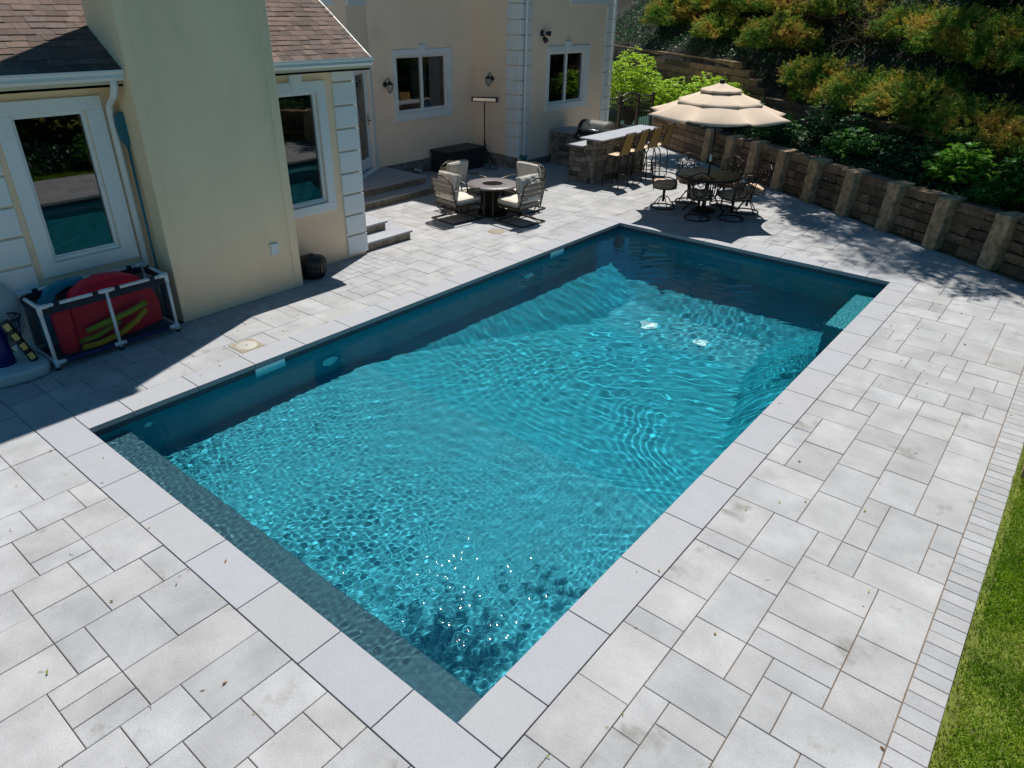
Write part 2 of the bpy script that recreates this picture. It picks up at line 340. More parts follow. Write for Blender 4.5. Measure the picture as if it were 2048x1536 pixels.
base.prism([(-9,-5),(BI+.2,-5),(BI+.2,-CW),(-9,-CW)], -.2, z); base.prism([(-9,-CW),(-CW,-CW),(-CW,LP+CW),(-9,LP+CW)], -.2, z)
base.prism([(W+CW,-CW),(BI+.2,-CW),(BI+.2,LP+CW),(W+CW,LP+CW)], -.2, z)
far = clip([(-9,LP+CW),(BI+.2,LP+CW),(BI+.2,30),(-9,30)], tuple(WN), cl+.82); base.prism(far, -.2, z)
struct(base.build('pavement_bed', 'joint'))
# coping
cp = MB(); cp.s = False
def cop(x0, x1, y0, y1):
    cp.tint = tintr(tr, .018); g = .0035
    x0 += g; x1 -= g; y0 += g; y1 -= g
    cp.box(x0, x1, y0, y1, -.055, .004)
L0 = .693
x = -CW
while x < W+CW-.05:
    x1 = min(x+L0, W+CW); x1 = W+CW if W+CW-x1 < .25 else x1
    cop(x, x1, -CW, .02); cop(x, x1, LP-.02, LP+CW); x = x1
y = .02
while y < LP-.02-.05:
    y1 = .45 if y < .1 else min(y+L0, LP-.02); y1 = LP-.02 if LP-.02-y1 < .25 else y1
    cop(-CW, .02, y, y1); cop(W-.02, W+CW, y, y1); y = y1
struct(cp.build('pool_coping', 'coping', bevel=.004, seg=2))
# shell
WZ = -.118
sh = MB(); zt = -.05
def q(*p): sh.add(p, [tuple(range(len(p)))])
S, M_, D = -1.0, -1.36, -2.25; ys = 3.3; ax0, ax1, ay0, ay1 = 1.1, 3.7, 7.5, 8.5
q((0,0,S),(W,0,S),(W,ys,S),(0,ys,S))
q((0,ys,S),(W,ys,S),(ax1,ay0,D),(ax0,ay0,D))
q((ax0,ay0,D),(ax1,ay0,D),(ax1,ay1,D),(ax0,ay1,D))
q((0,ys,S),(ax0,ay0,D),(ax0,ay1,D),(0,LP,M_)); q((W,ys,S),(W,LP,M_),(ax1,ay1,D),(ax1,ay0,D)); q((0,LP,M_),(ax0,ay1,D),(ax1,ay1,D),(W,LP,M_))
q((0,0,zt),(0,0,S),(0,ys,S),(0,LP,M_),(0,LP,zt)); q((W,0,zt),(W,LP,zt),(W,LP,M_),(W,ys,S),(W,0,S))
q((0,0,zt),(W,0,zt),(W,0,S),(0,0,S)); q((0,LP,zt),(0,LP,M_),(W,LP,M_),(W,LP,zt))
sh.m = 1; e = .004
for a, b in (((e,e),(e,LP-e)),((W-e,LP-e),(W-e,e)),((W-e,e),(e,e)),((e,LP-e),(W-e,LP-e))): q((a[0],a[1],zt),(b[0],b[1],zt),(b[0],b[1],-.122),(a[0],a[1],-.122))  # strip above the water, its dark colour stands in for shade under the coping
shell = struct(sh.build('swimming_pool', ['plaster', 'shade_band']))
def receiver(o): o.cycles.is_caustics_receiver = True; return o
receiver(shell)
st = MB(); st.box(.002, W-.002, .002, .37, S+.002, -.27); receiver(struct(st.build('pool_step', 'plaster_step', bevel=.01)))
bn = MB(); bn.box(4.50, W-.002, 8.02, 9.55, -1.6, -.42); receiver(struct(bn.build('pool_bench', 'bench', bevel=.01)))
def fit(name, mb, m, label, cat, group=None):
    o = tag(mb.build(name, m), label, cat, group); receiver(o); return o
for (y0, y1), lb in (((1.83,2.22),'rectangular skimmer opening nearest the shallow end in the pool wall'),((7.56,7.94),'rectangular skimmer opening near the deep corner of the pool wall')):
    m = MB(); m.box(.001,.014,y0,y1,-.215,-.195); m.box(.001,.014,y0,y1,-.065,-.085+.005); m.box(.001,.014,y0,y0+.015,-.195,-.08); m.box(.001,.014,y1-.015,y1,-.195,-.08); m.box(.001,.006,y0+.015,y1-.015,-.195,-.08)
    fit('skimmer', m, 'poolwhite', lb, 'skimmer', 'skimmers in the pool wall')
def disc(name, c, r, ax, lb, cat, m='poolwhite', grp=None):
    t = thing(name, lb, cat, c, 0, grp)
    a = MB(); 
    if ax == 'x': a.T = Matrix.Rotation(PI/2, 4, 'Y')
    a.lathe([(r*.72,0),(r,0),(r,.015),(r*.9,.022),(r*.72,.018),(r*.72,0)], 24); receiver(a.build('ring', m, t, local=True))
    b = MB(); b.T = a.T; b.lathe([(r*.7,0),(r*.66,.012),(.001,.03)], 24); receiver(b.build('lens', m, t, local=True)); return t
disc('pool_light', (.001, 2.85, -.62), .115, 'x', 'round pool light in the wall beside the shallow end', 'pool light', grp='pool lights')
disc('pool_light', (.001, 6.95, -.64), .115, 'x', 'round pool light in the wall beside the deep end', 'pool light', grp='pool lights')
disc('return_inlet', (.001, .55, -.30), .045, 'x', 'small round water inlet near the pool step corner', 'inlet')
disc('main_drain', (1.85, 7.9, -2.248), .14, 'z', 'white main drain cover on deep floor, closer to the house', 'drain', grp='main drain covers')
disc('main_drain', (2.78, 7.9, -2.248), .14, 'z', 'white main drain cover on deep floor, farther from the house', 'drain', grp='main drain covers')
# water surface
nx, ny = 620, 1240
X, Y = np.meshgrid(np.linspace(.0, W, nx), np.linspace(.0, LP, ny)); rg = np.random.default_rng(5); Z = np.zeros_like(X)
chop = 1.6*np.exp(-(Y/.36)**2)*(X < 4.2)+.8*np.exp(-((X-4.7)/.7)**2-((Y-8.6)/1.2)**2)+.05+1.0*np.exp(-((Y-.6)/1.9)**2)*(.66+.12*np.exp(-((X-1.6)/1.9)**2)); mid = .62*(1-.55*np.exp(-((Y-.6)/2)**2))+.35*np.exp(-((X-3.2)/1.2)**2-((Y-5.8)/1.8)**2)
mod = .75+.35*np.sin(X*2.3+1+.8*Y)*np.sin(Y*1.7-.7*X+.4)
wrp = .25*np.sin(Y*1.1+.6*X)+.18*np.sin(X*1.9-Y*.5)
for i in range(60):
    lam = math.exp(rg.uniform(math.log(.04), math.log(.10))); k = 2*PI/lam; a = rg.uniform(0, 2*PI); ph = rg.uniform(0, 7)
    Z += .000085*(lam/.065)**1.1*chop*mod*np.sin(k*((X+wrp*.4)*math.cos(a)+(Y+wrp*.3)*math.sin(a))+ph)
for i in range(44):
    lam = math.exp(rg.uniform(math.log(.13), math.log(.42))); k = 2*PI/lam; a = rg.normal(2.15, .6); ph = rg.uniform(0, 7)
    Z += .00022*(lam/.25)*mid*(1+.4*np.sin(.8*X+ph))*np.sin(k*((X+wrp)*math.cos(a)+(Y+wrp*.6)*math.sin(a))+ph)
for cx_, cy_, am in ((4.9, 5.6, .00050), (4.9, 2.4, .0003)):
    rr = np.hypot(X-cx_, Y-cy_); rr = rr+.10*np.sin(3.1*X+2.3*Y)+.06*np.sin(5.3*Y-2*X); Z += am*np.sin(2*PI*rr/.12)*np.exp(-((rr-1.2)/.9)**2)*(.6+.5*np.sin(1.7*Y+2*X))
bl = [(rg.normal(3.95,.33), rg.normal(1.0,.30)) for _ in range(190)]+[(rg.normal(4.15,.16), rg.normal(2.1,.14)) for _ in range(22)]+[(rg.normal(4.3,.2), rg.normal(7.7,.15)) for _ in range(30)]
dx_, dy_ = W/(nx-1), LP/(ny-1)
for bx_, by_ in bl:   # small steep ripples that catch the sun
    if not (.1 < bx_ < W-.1 and .1 < by_ < LP-.1): continue
    ia, ib = int((bx_-.06)/dx_), int((bx_+.06)/dx_)+1; ja, jb = int((by_-.06)/dy_), int((by_+.06)/dy_)+1
    th_ = rg.uniform(-.6, 1.2); xx, yy = X[ja:jb, ia:ib]-bx_, Y[ja:jb, ia:ib]-by_; u1 = xx*math.cos(th_)+yy*math.sin(th_); v1 = -xx*math.sin(th_)+yy*math.cos(th_)
    Z[ja:jb, ia:ib] += rg.uniform(.003, .0062)*np.exp(-(u1/.013)**2-(v1/.024)**2)
for i in range(6):
    lam = rg.uniform(.9, 2); a = rg.uniform(0, 6.28); Z += .0006*np.sin(2*PI/lam*(X*math.cos(a)+Y*math.sin(a))+i)
Z += WZ
Vv = np.stack([X, Y, Z], -1).reshape(-1, 3); idx = np.arange(nx*ny).reshape(ny, nx)
Ff = np.stack([idx[:-1,:-1], idx[:-1,1:], idx[1:,1:], idx[1:,:-1]], -1).reshape(-1, 4)
wme = bpy.data.meshes.new('water'); wme.vertices.add(len(Vv)); wme.vertices.foreach_set('co', Vv.ravel()); wme.loops.add(Ff.size); wme.loops.foreach_set('vertex_index', Ff.ravel())
wme.polygons.add(len(Ff)); wme.polygons.foreach_set('loop_start', np.arange(len(Ff))*4); wme.polygons.foreach_set('use_smooth', [True]*len(Ff)); wme.update(); wme.validate()
wm = bpy.data.materials.new('pool_water'); wm.use_nodes = True; n = wm.node_tree; n.nodes.clear(); o_ = n.nodes.new('ShaderNodeOutputMaterial'); g_ = n.nodes.new('ShaderNodeBsdfRefraction'); gg = n.nodes.new('ShaderNodeBsdfAnisotropic' if False else 'ShaderNodeBsdfGlossy'); gg.inputs['Roughness'].default_value = .05; fz = n.nodes.new('ShaderNodeFresnel'); fz.inputs[0].default_value = 1.333; mz = n.nodes.new('ShaderNodeMixShader')
g_.inputs['IOR'].default_value = 1.333; g_.inputs['Roughness'].default_value = 0; g_.inputs['Color'].default_value = (.93, 1, 1, 1); n.links.new(fz.outputs[0], mz.inputs[0]); n.links.new(g_.outputs[0], mz.inputs[1]); n.links.new(gg.outputs[0], mz.inputs[2]); n.links.new(mz.outputs[0], o_.inputs[0]); wme.materials.append(wm)
water = bpy.data.objects.new('water', wme); COL.objects.link(water); struct(water); water.cycles.is_caustics_caster = True
# covers set into the paving
m = MB(); m.lathe([(.001,.004),(.15,.004),(.155,0),(.155,-.02)], 28, -1.38, 7.75); m.lathe([(.11,.004),(.115,.008),(.12,.004)], 28, -1.38, 7.75); tag(m.build('drain_cover', 'tan'), 'round tan drain cover set flush in paving beside the fire table', 'drain cover')
t = thing('skimmer_hatch', 'pale skimmer lid set in the paving beside the pool coping', 'skimmer lid', (-.50,2.05,0)); m = MB(); m.box(-.65,-.335,1.89,2.21,-.01,.0065); m.build('frame', 'tan', t, bevel=.01); m = MB(); m.lathe([(.001,.010),(.12,.010),(.125,.007)], 24, -.49, 2.05); m.m = 1; m.lathe([(.001,.012),(.012,.012),(.012,.010)], 8, -.49, 2.05); m.build('cover_disc', ['coping_plain', 'black'], t)
# ================================================================ HOUSE
house = thing('house', 'two storey cream stucco house with chimney and single storey wing along the pool', 'house', (-5, 8, 0))
XW, XM, XB, YB = -2.15, -5.99, -4.55, 12.30
def holes_wall(mb, fix, axis, u0, u1, z0, z1, holes, th=.24, sgn=-1):
    us = sorted({u0, u1, *[h[0] for h in holes], *[h[1] for h in holes]}); zs = sorted({z0, z1, *[h[2] for h in holes], *[h[3] for h in holes]})
    for a, b in zip(us, us[1:]):
        run = None
        for c, d in zip(zs, zs[1:]):
            inh = any(h[0] <= (a+b)/2 <= h[1] and h[2] <= (c+d)/2 <= h[3] for h in holes)
            if inh:
                if run: _wb(mb, fix, axis, a, b, *run, th, sgn); run = None
            else: run = (run[0], d) if run else (c, d)
        if run: _wb(mb, fix, axis, a, b, *run, th, sgn)
def _wb(mb, fix, axis, a, b, c, d, th, sgn):
    if axis == 'x': mb.box(fix+sgn*th, fix, a, b, c, d)
    else: mb.box(a, b, fix-sgn*th, fix, c, d)
w = MB()
w.m = 0
holes_wall(w, XW, 'x', .2, 5.32, 0, 2.84, [(.81,1.56,.98,2.56), (3.98,4.66,.97,2.54)])
w.box(-5.2, XW-.24, 5.08, 5.32, 0, 2.84); w.box(-5.2, XW-.24, .2, .44, 0, 2.84)
w.m = 1
holes_wall(w, -5.35, 'x', 5.0, 7.9, 0, 8.3, [(7.0,7.5,3.75,5.2)])
T = Matrix.Translation((-5.35, 7.9, 0)) @ Matrix.Rotation(math.atan2(8.95-7.9, -5.99+5.35), 4, 'Z'); LD = math.hypot(1.05, .64)
w.T = T; holes_wall(w, 0, 'y', 0, LD, 0, 8.3, [(.13,1.06,.34,2.5), (.25,1.0,3.75,5.2)]); w.T = None
holes_wall(w, XM, 'x', 8.95, YB+.0, .31, 8.3, [(9.69,11.30,1.41,2.61)])
w.m = 2
w.box(XM, XB, YB, YB+.24, .30, 8.3)
holes_wall(w, XB, 'x', YB+.24, 16.33, .16, 8.3, [(13.49,15.05,1.42,2.63)])
w.box(-9, XB-.24, 16.09, 16.33, 0, 8.3)
w.build('wall', ['stucco', 'stucco_bay', 'stucco_bay'], house)
# dark rooms behind the openings
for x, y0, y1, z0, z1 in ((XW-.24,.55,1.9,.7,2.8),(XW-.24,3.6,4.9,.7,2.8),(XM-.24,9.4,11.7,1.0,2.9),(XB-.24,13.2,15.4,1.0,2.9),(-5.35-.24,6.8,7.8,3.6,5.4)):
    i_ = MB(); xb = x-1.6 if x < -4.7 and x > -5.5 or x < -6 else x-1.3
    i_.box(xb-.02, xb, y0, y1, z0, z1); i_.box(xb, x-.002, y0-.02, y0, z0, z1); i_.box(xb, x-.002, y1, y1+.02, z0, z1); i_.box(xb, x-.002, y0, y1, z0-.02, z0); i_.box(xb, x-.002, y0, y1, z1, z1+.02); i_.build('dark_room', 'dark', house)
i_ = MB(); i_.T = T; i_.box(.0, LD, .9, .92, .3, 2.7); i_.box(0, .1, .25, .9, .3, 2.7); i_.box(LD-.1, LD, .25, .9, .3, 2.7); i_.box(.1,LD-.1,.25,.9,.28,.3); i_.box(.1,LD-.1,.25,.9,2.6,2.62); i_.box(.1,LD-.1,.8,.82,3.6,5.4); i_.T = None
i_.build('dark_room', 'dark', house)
ft = MB(); rr = random.Random(3)
def stones(mb, along, fix, a, b, z0, z1, th=.05, sgn=1, rows=2, wmin=.14, wmax=.34, gap=.008, r=rr):
    for k in range(rows):
        za, zb = z0+(z1-z0)*k/rows, z0+(z1-z0)*(k+1)/rows; u = a-r.uniform(0, .1)
        while u < b:
            v = min(u+r.uniform(wmin, wmax), b); t = th+r.uniform(0, .012); ua = max(u, a)
            if v-ua > .03:
                if along == 'y': mb.box(fix, fix+sgn*t, ua+gap/2, v-gap/2, za+gap/2, zb-gap/2)
                else: mb.box(ua+gap/2, v-gap/2, fix, fix+sgn*t, za+gap/2, zb-gap/2)
            u = v
ft.box(XM-.24, XM-.03, 8.95, YB, 0, .31); ft.box(XM-.03, XB-.03, YB+.03, YB+.24, 0, .30); ft.box(XB-.24, XB-.03, YB+.24, 16.33, 0, .16)
stones(ft, 'y', XM-.03, 9.0, YB, .0, .30, rows=2); stones(ft, 'x', YB+.03, XM, XB, 0, .29, sgn=-1, rows=2); stones(ft, 'y', XB-.03, YB-.02, 16.3, 0, .155, rows=1)
ft.build('foundation', 'rock', house, bevel=.006)
def window(fix, y0, y1, z0, z1, tr_, key=None, mull=True, T=None, axis='x', zb_extra=0, out=.035, name='window', blind=None, sill=True):
    """frame fills the hole y0..y1 z0..z1; tr_ = outer trim rectangle"""
    f = MB(); f.T = T
    def B(mb, u0, u1, za, zb, d0, d1):  # d measured outwards from the wall face
        if axis == 'x': mb.box(fix+d0, fix+d1, u0, u1, za, zb)
        else: mb.box(u0, u1, -d0, -d1, za, zb)
    fr = .042
    B(f, y0, y1, z0, z0+fr, -.09, -.015); B(f, y0, y1, z1-fr, z1, -.09, -.015); B(f, y0, y0+fr, z0+fr, z1-fr, -.09, -.015); B(f, y1-fr, y1, z0+fr, z1-fr, -.09, -.015)
    if mull: ym = (y0+y1)/2; B(f, ym-.035, ym+.035, z0+fr, z1-fr, -.09, -.012)
    B(f, y0+.003, y1-.003, z0+fr, z0+fr+.02, -.10, -.035)
    wo = f.build(name, 'white', house, bevel=.004)
    g = MB(); g.T = T
    for a, b in (((y0+fr, (y0+y1)/2-.035), ((y0+y1)/2+.035, y1-fr)) if mull else ((y0+fr, y1-fr),)):
        if axis == 'x': g.add([(fix-.055,a,z0+fr),(fix-.055,b,z0+fr),(fix-.055,b,z1-fr),(fix-.055,a,z1-fr)], [(0,1,2,3)])
        else: g.add([(a,.055,z0+fr),(b,.055,z0+fr),(b,.055,z1-fr),(a,.055,z1-fr)], [(0,1,2,3)])
    g.build('glass', 'glass', wo)
    t = MB(); t.T = T; a, b, c, d = tr_
    B(t, a, b, c, z0, .0, out); B(t, a, b, z1, d, .0, out); B(t, a, y0, z0, z1, 0, out); B(t, y1, b, z0, z1, 0, out)
    if key:
        ym = (y0+y1)/2
        P = [(ym-.075, z1+.0), (ym+.075, z1+.0), (ym+.11, key), (ym-.11, key)]
        if axis == 'x': t.add([(fix+.002, u, z) for u, z in P]+[(fix+out+.025, u, z) for u, z in P], [(4,5,6,7),(0,1,5,4),(1,2,6,5),(2,3,7,6),(3,0,4,7)])
    t.build('trim', 'trim', wo, bevel=.005)
    if blind:
        bl = MB(); bl.T = T; k = z0+.06
        while k < z1-.05: bl.box(fix-.16, fix-.13, y0+.05, y1-.05, k, k+.006); k += .05
        bl.build('blind', 'curtain', wo)
    return wo
window(XW, .81, 1.56, .98, 2.56, (.66,1.74,.83,2.70), mull=False)
window(XW, 3.98, 4.66, .97, 2.54, (3.83,4.81,.84,2.68), key=2.79, mull=False)
mw = window(XM, 9.69, 11.30, 1.41, 2.61, (9.58,11.46,1.24,2.74), key=2.83)
window(XB, 13.49, 15.05, 1.42, 2.63, (13.38,15.28,1.26,2.77), key=2.88, blind=True)
window(-5.35, 7.0, 7.5, 3.75, 5.2, (6.85,7.62,3.58,5.35), mull=False)
window(0, .25, 1.0, 3.75, 5.2, (.04,1.19,3.58,5.35), mull=False, T=T, axis='y')
window(XB, 14.4, 15.85, 3.9, 5.3, (14.25,16.0,3.69,5.45))
window(XM, 9.9, 11.3, 3.9, 5.3, (9.75,11.45,3.72,5.45))
# armchair and rail seen behind the main window glass
m = MB(); m.box(-6.75, -6.4, 9.85, 10.25, 1.45, 1.85); m.build('armchair_back', 'leather', mw, bevel=.05, seg=3)
m = MB(); m.box(-6.36, -6.33, 9.72, 10.45, 1.60, 1.66); m.build('rail', 'white', mw); m = MB(); m.box(-6.5, -6.48, 10.6, 11.1, 1.42, 2.6); m.build('curtain', 'curtain', mw)
# glazed door in the angled wall
d_ = MB(); d_.T = T
for a, b, c, d in ((.13,.17,.34,2.5),(1.02,1.06,.34,2.5),(.17,1.02,2.46,2.5)): d_.box(a, b, .03, .12, c, d)
for a, b, c, d in ((.175,.285,.39,2.45),(.905,1.015,.39,2.45),(.285,.905,.39,.62),(.285,.905,2.33,2.45)): d_.box(a, b, .05, .09, c, d)
d_.box(.0, 1.19, -.06, .12, .305, .345)
dr = d_.build('door', 'white', house, bevel=.004)
g = MB(); g.T = T; g.add([(.285,.07,.62),(.905,.07,.62),(.905,.07,2.33),(.285,.07,2.33)], [(0,1,2,3)]); g.build('glass', 'glass', dr)
t = MB(); t.T = T; t.box(.0,.13,-.035,0,.345,2.66); t.box(1.06,1.2,-.035,0,.345,2.66); t.box(.13,1.06,-.035,0,2.5,2.66); t.box(.5,.7,-.06,-.036,2.5,2.78); t.build('trim', 'trim', dr, bevel=.005)
h = MB(); h.T = T; h.box(.94,.975,.035,.048,1.28,1.5); h.tube([(.957,.045,1.38),(.957,-.02,1.38),(.87,-.03,1.38)], .011); h.build('handle', 'brass', dr)
# corner quoins
def quoin(z0, z1, faces, zj, nm='quoin'):
    m = MB(); z = zj
    while z > z0: z -= .325
    while z < z1:
        a, b = max(z, z0)+.012, min(z+.325, z1)-.012
        if b-a > .04:
            for f in faces: m.box(*f, a, b)
        z += .325
    for f in faces:
        x0, x1, y0, y1 = f; k = .018
        m.box(x0+(k if x1-x0 > y1-y0 else 0)*0, x1-(k if x1-x0 < .08 else 0), y0+(k if y1-y0 < .08 else 0), y1, z0, z1) if False else None
    return m.build(nm, 'trim', house, bevel=.008)
quoin(0, 2.82, [(XW,XW+.032,4.95,5.352)], 2.64); quoin(0, 2.82, [(-2.55,XW,5.32,5.352)], 2.64)
quoin(0, 2.82, [(XW,XW+.032,.168,.59)], 2.64)
quoin(.27, 8.2, [(-4.93,XB+.032,YB-.032,YB)], 3.37); quoin(.16, 8.2, [(XB,XB+.032,YB,12.72)], 3.37); quoin(.16, 8.2, [(XB,XB+.032,16.0,16.36)], 3.37)
# chimney
c = MB(); c.box(-2.42, -1.70, 1.91, 3.74, 0, 7.1); c.box(-1.70, -1.688, 1.91, 2.02, 0, 7.1); c.box(-1.70, -1.688, 3.61, 3.74, 0, 7.1); c.box(-1.70, -1.688, 2.02, 3.61, 0, .14)
c.box(-2.5, -1.62, 1.85, 3.80, 7.1, 7.3)
ch = c.build('chimney', 'stucco_chim', house, bevel=.004)
c = MB(); c.box(-1.70, -1.672, 3.30, 3.41, .56, .70); c.box(-1.672, -1.665, 3.285, 3.425, .69, .715); c.build('outlet_cover', 'trim', ch, bevel=.006, seg=2)
# wing roof: courses of shingles
SL = .66; nrm = Vector((SL, 0, 1)).normalized(); vs = Vector((-1, 0, SL)).normalized()
RE = -1.83; ZE = 2.985
ro = MB(); r3 = random.Random(9)
def rp(u, v, h=0): p = Vector((RE, u, ZE))+vs*v+nrm*h; return tuple(p)
ro.tint = (.5,.5,.5)
ro.add([rp(-.1,0,-.012),rp(5.42,0,-.012),rp(5.42,4.2,-.012),rp(-.1,4.2,-.012),rp(-.1,0,-.06),rp(5.42,0,-.06),rp(5.42,4.2,-.06),rp(-.1,4.2,-.06)], [(3,2,1,0),(4,5,6,7),(0,1,5,4),(1,2,6,5),(2,3,7,6)])
EX = .100; k = 0; v = -.03
while v < 4.1:
    u = -.1-r3.uniform(0, .3)
    while u < 5.42:
        wd = r3.choice((.10,.15,.19,.21)); a, b = max(u, -.1), min(u+wd, 5.42); u += wd
        if b-a < .01: continue
        cutc = (a > 1.95-.03 and b < 3.70+.03 and v < .45)
        if cutc: continue
        kk = r3.uniform(.68, 1.3); wv = r3.uniform(-.06, .06); ro.tint = (kk*(1+wv), kk, kk*(1-wv)); dv = r3.uniform(-.006, .006); th = r3.choice((.007, .009, .013))
        v0 = v+dv; v1 = v+EX+.025
        ro.add([rp(a+.0015,v0,0),rp(b-.0015,v0,0),rp(b-.0015,v1,-.006),rp(a+.0015,v1,-.006),rp(a+.0015,v0,th),rp(b-.0015,v0,th),rp(b-.0015,v1,.002),rp(a+.0015,v1,.002)], [(4,5,6,7),(0,1,5,4),(1,2,6,5),(3,0,4,7)])
    v += EX
rf = ro.build('roof', 'shingle', house)
# rake board + soffit + gutters
m = MB(); m.add([rp(5.421,-.02,-.13),rp(5.445,-.02,-.13),rp(5.445,4.2,-.13),rp(5.421,4.2,-.13),rp(5.421,-.02,.0),rp(5.445,-.02,.0),rp(5.445,4.2,.0),rp(5.421,4.2,.0)], [(3,2,1,0),(4,5,6,7),(0,1,5,4),(1,2,6,5),(2,3,7,6),(3,0,4,7)]); m.build('rake_board', 'gutter', house)
def gut(y0, y1):
    m = MB(); prof = [(-1.86,2.87),(-1.80,2.865),(-1.765,2.90),(-1.772,2.93),(-1.745,2.955),(-1.745,2.975),(-1.757,2.975),(-1.757,2.96),(-1.785,2.93),(-1.80,2.885),(-1.855,2.885),(-1.855,2.96),(-1.86,2.96)]
    n = len(prof); m.add([(x, y0, z) for x, z in prof]+[(x, y1, z) for x, z in prof], [tuple(range(n)), tuple(range(n,2*n))[::-1]]+[(i, n+i, n+(i+1)%n, (i+1)%n) for i in range(n)])
    m.add([(-1.855,y0+.004,2.90),(-1.76,y0+.004,2.90),(-1.76,y1-.004,2.90),(-1.855,y1-.004,2.90)], [(0,1,2,3)])
    g = m.build('gutter', 'gutter', house)
    s = MB(); s.box(XW, -1.86, y0, y1, 2.80, 2.825); s.box(-1.885, -1.86, y0, y1, 2.80, 2.96); s.build('soffit', 'soffit', g)
gut(-.1, 1.905); gut(3.745, 5.44)
def spout(pts, nm='downspout', r=.038):
    m = MB(); m.tube(pts, r, 4, flat=(1.25, .95)); return m.build(nm, 'gutter', house, bevel=.004)
spout([(-1.83,1.80,2.87),(-1.83,1.80,2.80),(-1.88,1.79,2.70),(-2.06,1.80,2.60),(-2.09,1.80,2.50),(-2.09,1.80,.06)])
spout([(XB+.09,12.44,8),(XB+.09,12.44,.27)]); spout([(XB+.09,16.30,8),(XB+.09,16.30,.1)])
m = MB(); m.lathe([(.07,0),(.075,.28),(.09,.28),(.09,.33),(.03,.335)], 16, XB+.09, 12.44); tag(m.build('drain_pipe', 'greenpipe'), 'green drain pipe stub under the downspout at the house corner', 'drain pipe')
m = MB(); m.box(-9, XM+.35, 4.9, 16.6, 8.3, 8.5); m.box(XM+.35, XB+.3, YB-.35, 16.6, 8.3, 8.5); m.build('main_roof', 'gutter', house)
# steps
def steps(lb, loc, tiers, nm='stone_steps'):
    t = thing(nm, lb, 'steps', loc)
    for (x0, x1, y0, y1, z0, z1) in tiers:
        m = MB(); e = .035; m.box(x0, x1+e, y0, y1+e, z1-.038, z1); tr0 = m.build('tread', 'counter', t, bevel=.005)
        m = MB(); m.box(x0, x1-.03, y0, y1-.03, z0, z1-.04); stones(m, 'y', x1-.03, y0, y1-.0, z0, z1-.04, th=.028, rows=1, wmin=.12, wmax=.4, gap=.005); stones(m, 'x', y1-.03, x0, x1-.0, z0, z1-.04, th=.028, rows=1, wmin=.12, wmax=.4, gap=.005); m.build('riser', 'step_riser', t)
steps('wide stone entry steps rising to the glazed door of the house', (-5, 7.5, 0), [(-5.98,-4.27,5.34,9.42,0,.155),(-5.98,-4.62,5.34,9.13,.155,.31)])
steps('short two tier stone steps at the corner of the wing', (-2.6, 5.9, 0), [(-3.6,-2.21,5.355,6.38,0,.155),(-3.6,-2.56,5.355,6.12,.155,.31)])
# wall lanterns
def lantern(loc, rz, lb, first=[None]):
    if first[0]: return dup(first[0], loc, rz, lb)
    t = thing('wall_lantern', lb, 'lantern', loc, rz, 'carriage lanterns on the house wall'); first[0] = t   # wall behind at local x=0, faces +x
    m = MB(); m.T = Matrix.Rotation(PI/2, 4, 'Y'); m.lathe([(.055,0),(.055,.015),(.03,.03),(.001,.03)], 16); m.T = None; m.tube([(.02,0,.0),(.06,0,.09),(.11,0,.14),(.155,0,.13),(.165,0,.07)], .009, 6); m.build('bracket', 'black', t, local=True)
    m = MB(); m.lathe([(.001,.09),(.02,.08),(.045,.05),(.085,.02),(.085,.005),(.001,.005)], 12, .165, 0); m.build('cap', 'black', t, local=True)
    m = MB(); m.lathe([(.072,.005),(.062,-.09),(.035,-.15),(.001,-.155)], 12, .165, 0); m.build('glass_globe', 'lampglass', t, local=True)
    m = MB()
    for k in range(6):
        a = k*PI/3; m.tube([(.165+.076*math.cos(a), .076*math.sin(a), .005), (.165+.066*math.cos(a), .066*math.sin(a), -.09), (.165+.037*math.cos(a), .037*math.sin(a), -.155), (.165, 0, -.175)], .004, 4)
    m.build('cage', 'black', t, local=True); return t
lantern((XM, 9.33, 2.06), 0, 'black carriage lantern on the main wall beside the double window')
lantern((-5.38, YB, 2.06), -PI/2, 'black carriage lantern on the recess wall above the patio heater')
t = thing('floodlight_camera', 'black twin floodlight with camera mounted high on the house wall', 'floodlight', (XB, 13.15, 3.07))
m = MB(); m.T = Matrix.Rotation(PI/2, 4, 'Y'); m.lathe([(.07,0),(.07,.03),(.03,.045),(.001,.045)], 16); m.build('mount', 'black', t, local=True)
for dy, dz in ((.13,.0),(-.01,-.13)):
    m = MB(); m.tube([(.04,0,0),(.09,dy*.5,dz*.5)], .012, 6); m.tube([(.07,dy*.6,dz*.6),(.10,dy*.9,dz*.9),(.16,dy*1.25,dz*1.25-.01)], [.03,.052,.058], 12); m.build('lamp_head', 'black', t, local=True)
m = MB(); m.lathe([(.001,-.02),(.028,-.015),(.03,.01),(.001,.025)], 12, .09, -.01); m.build('camera_eye', 'hoopwhite', t, local=True)
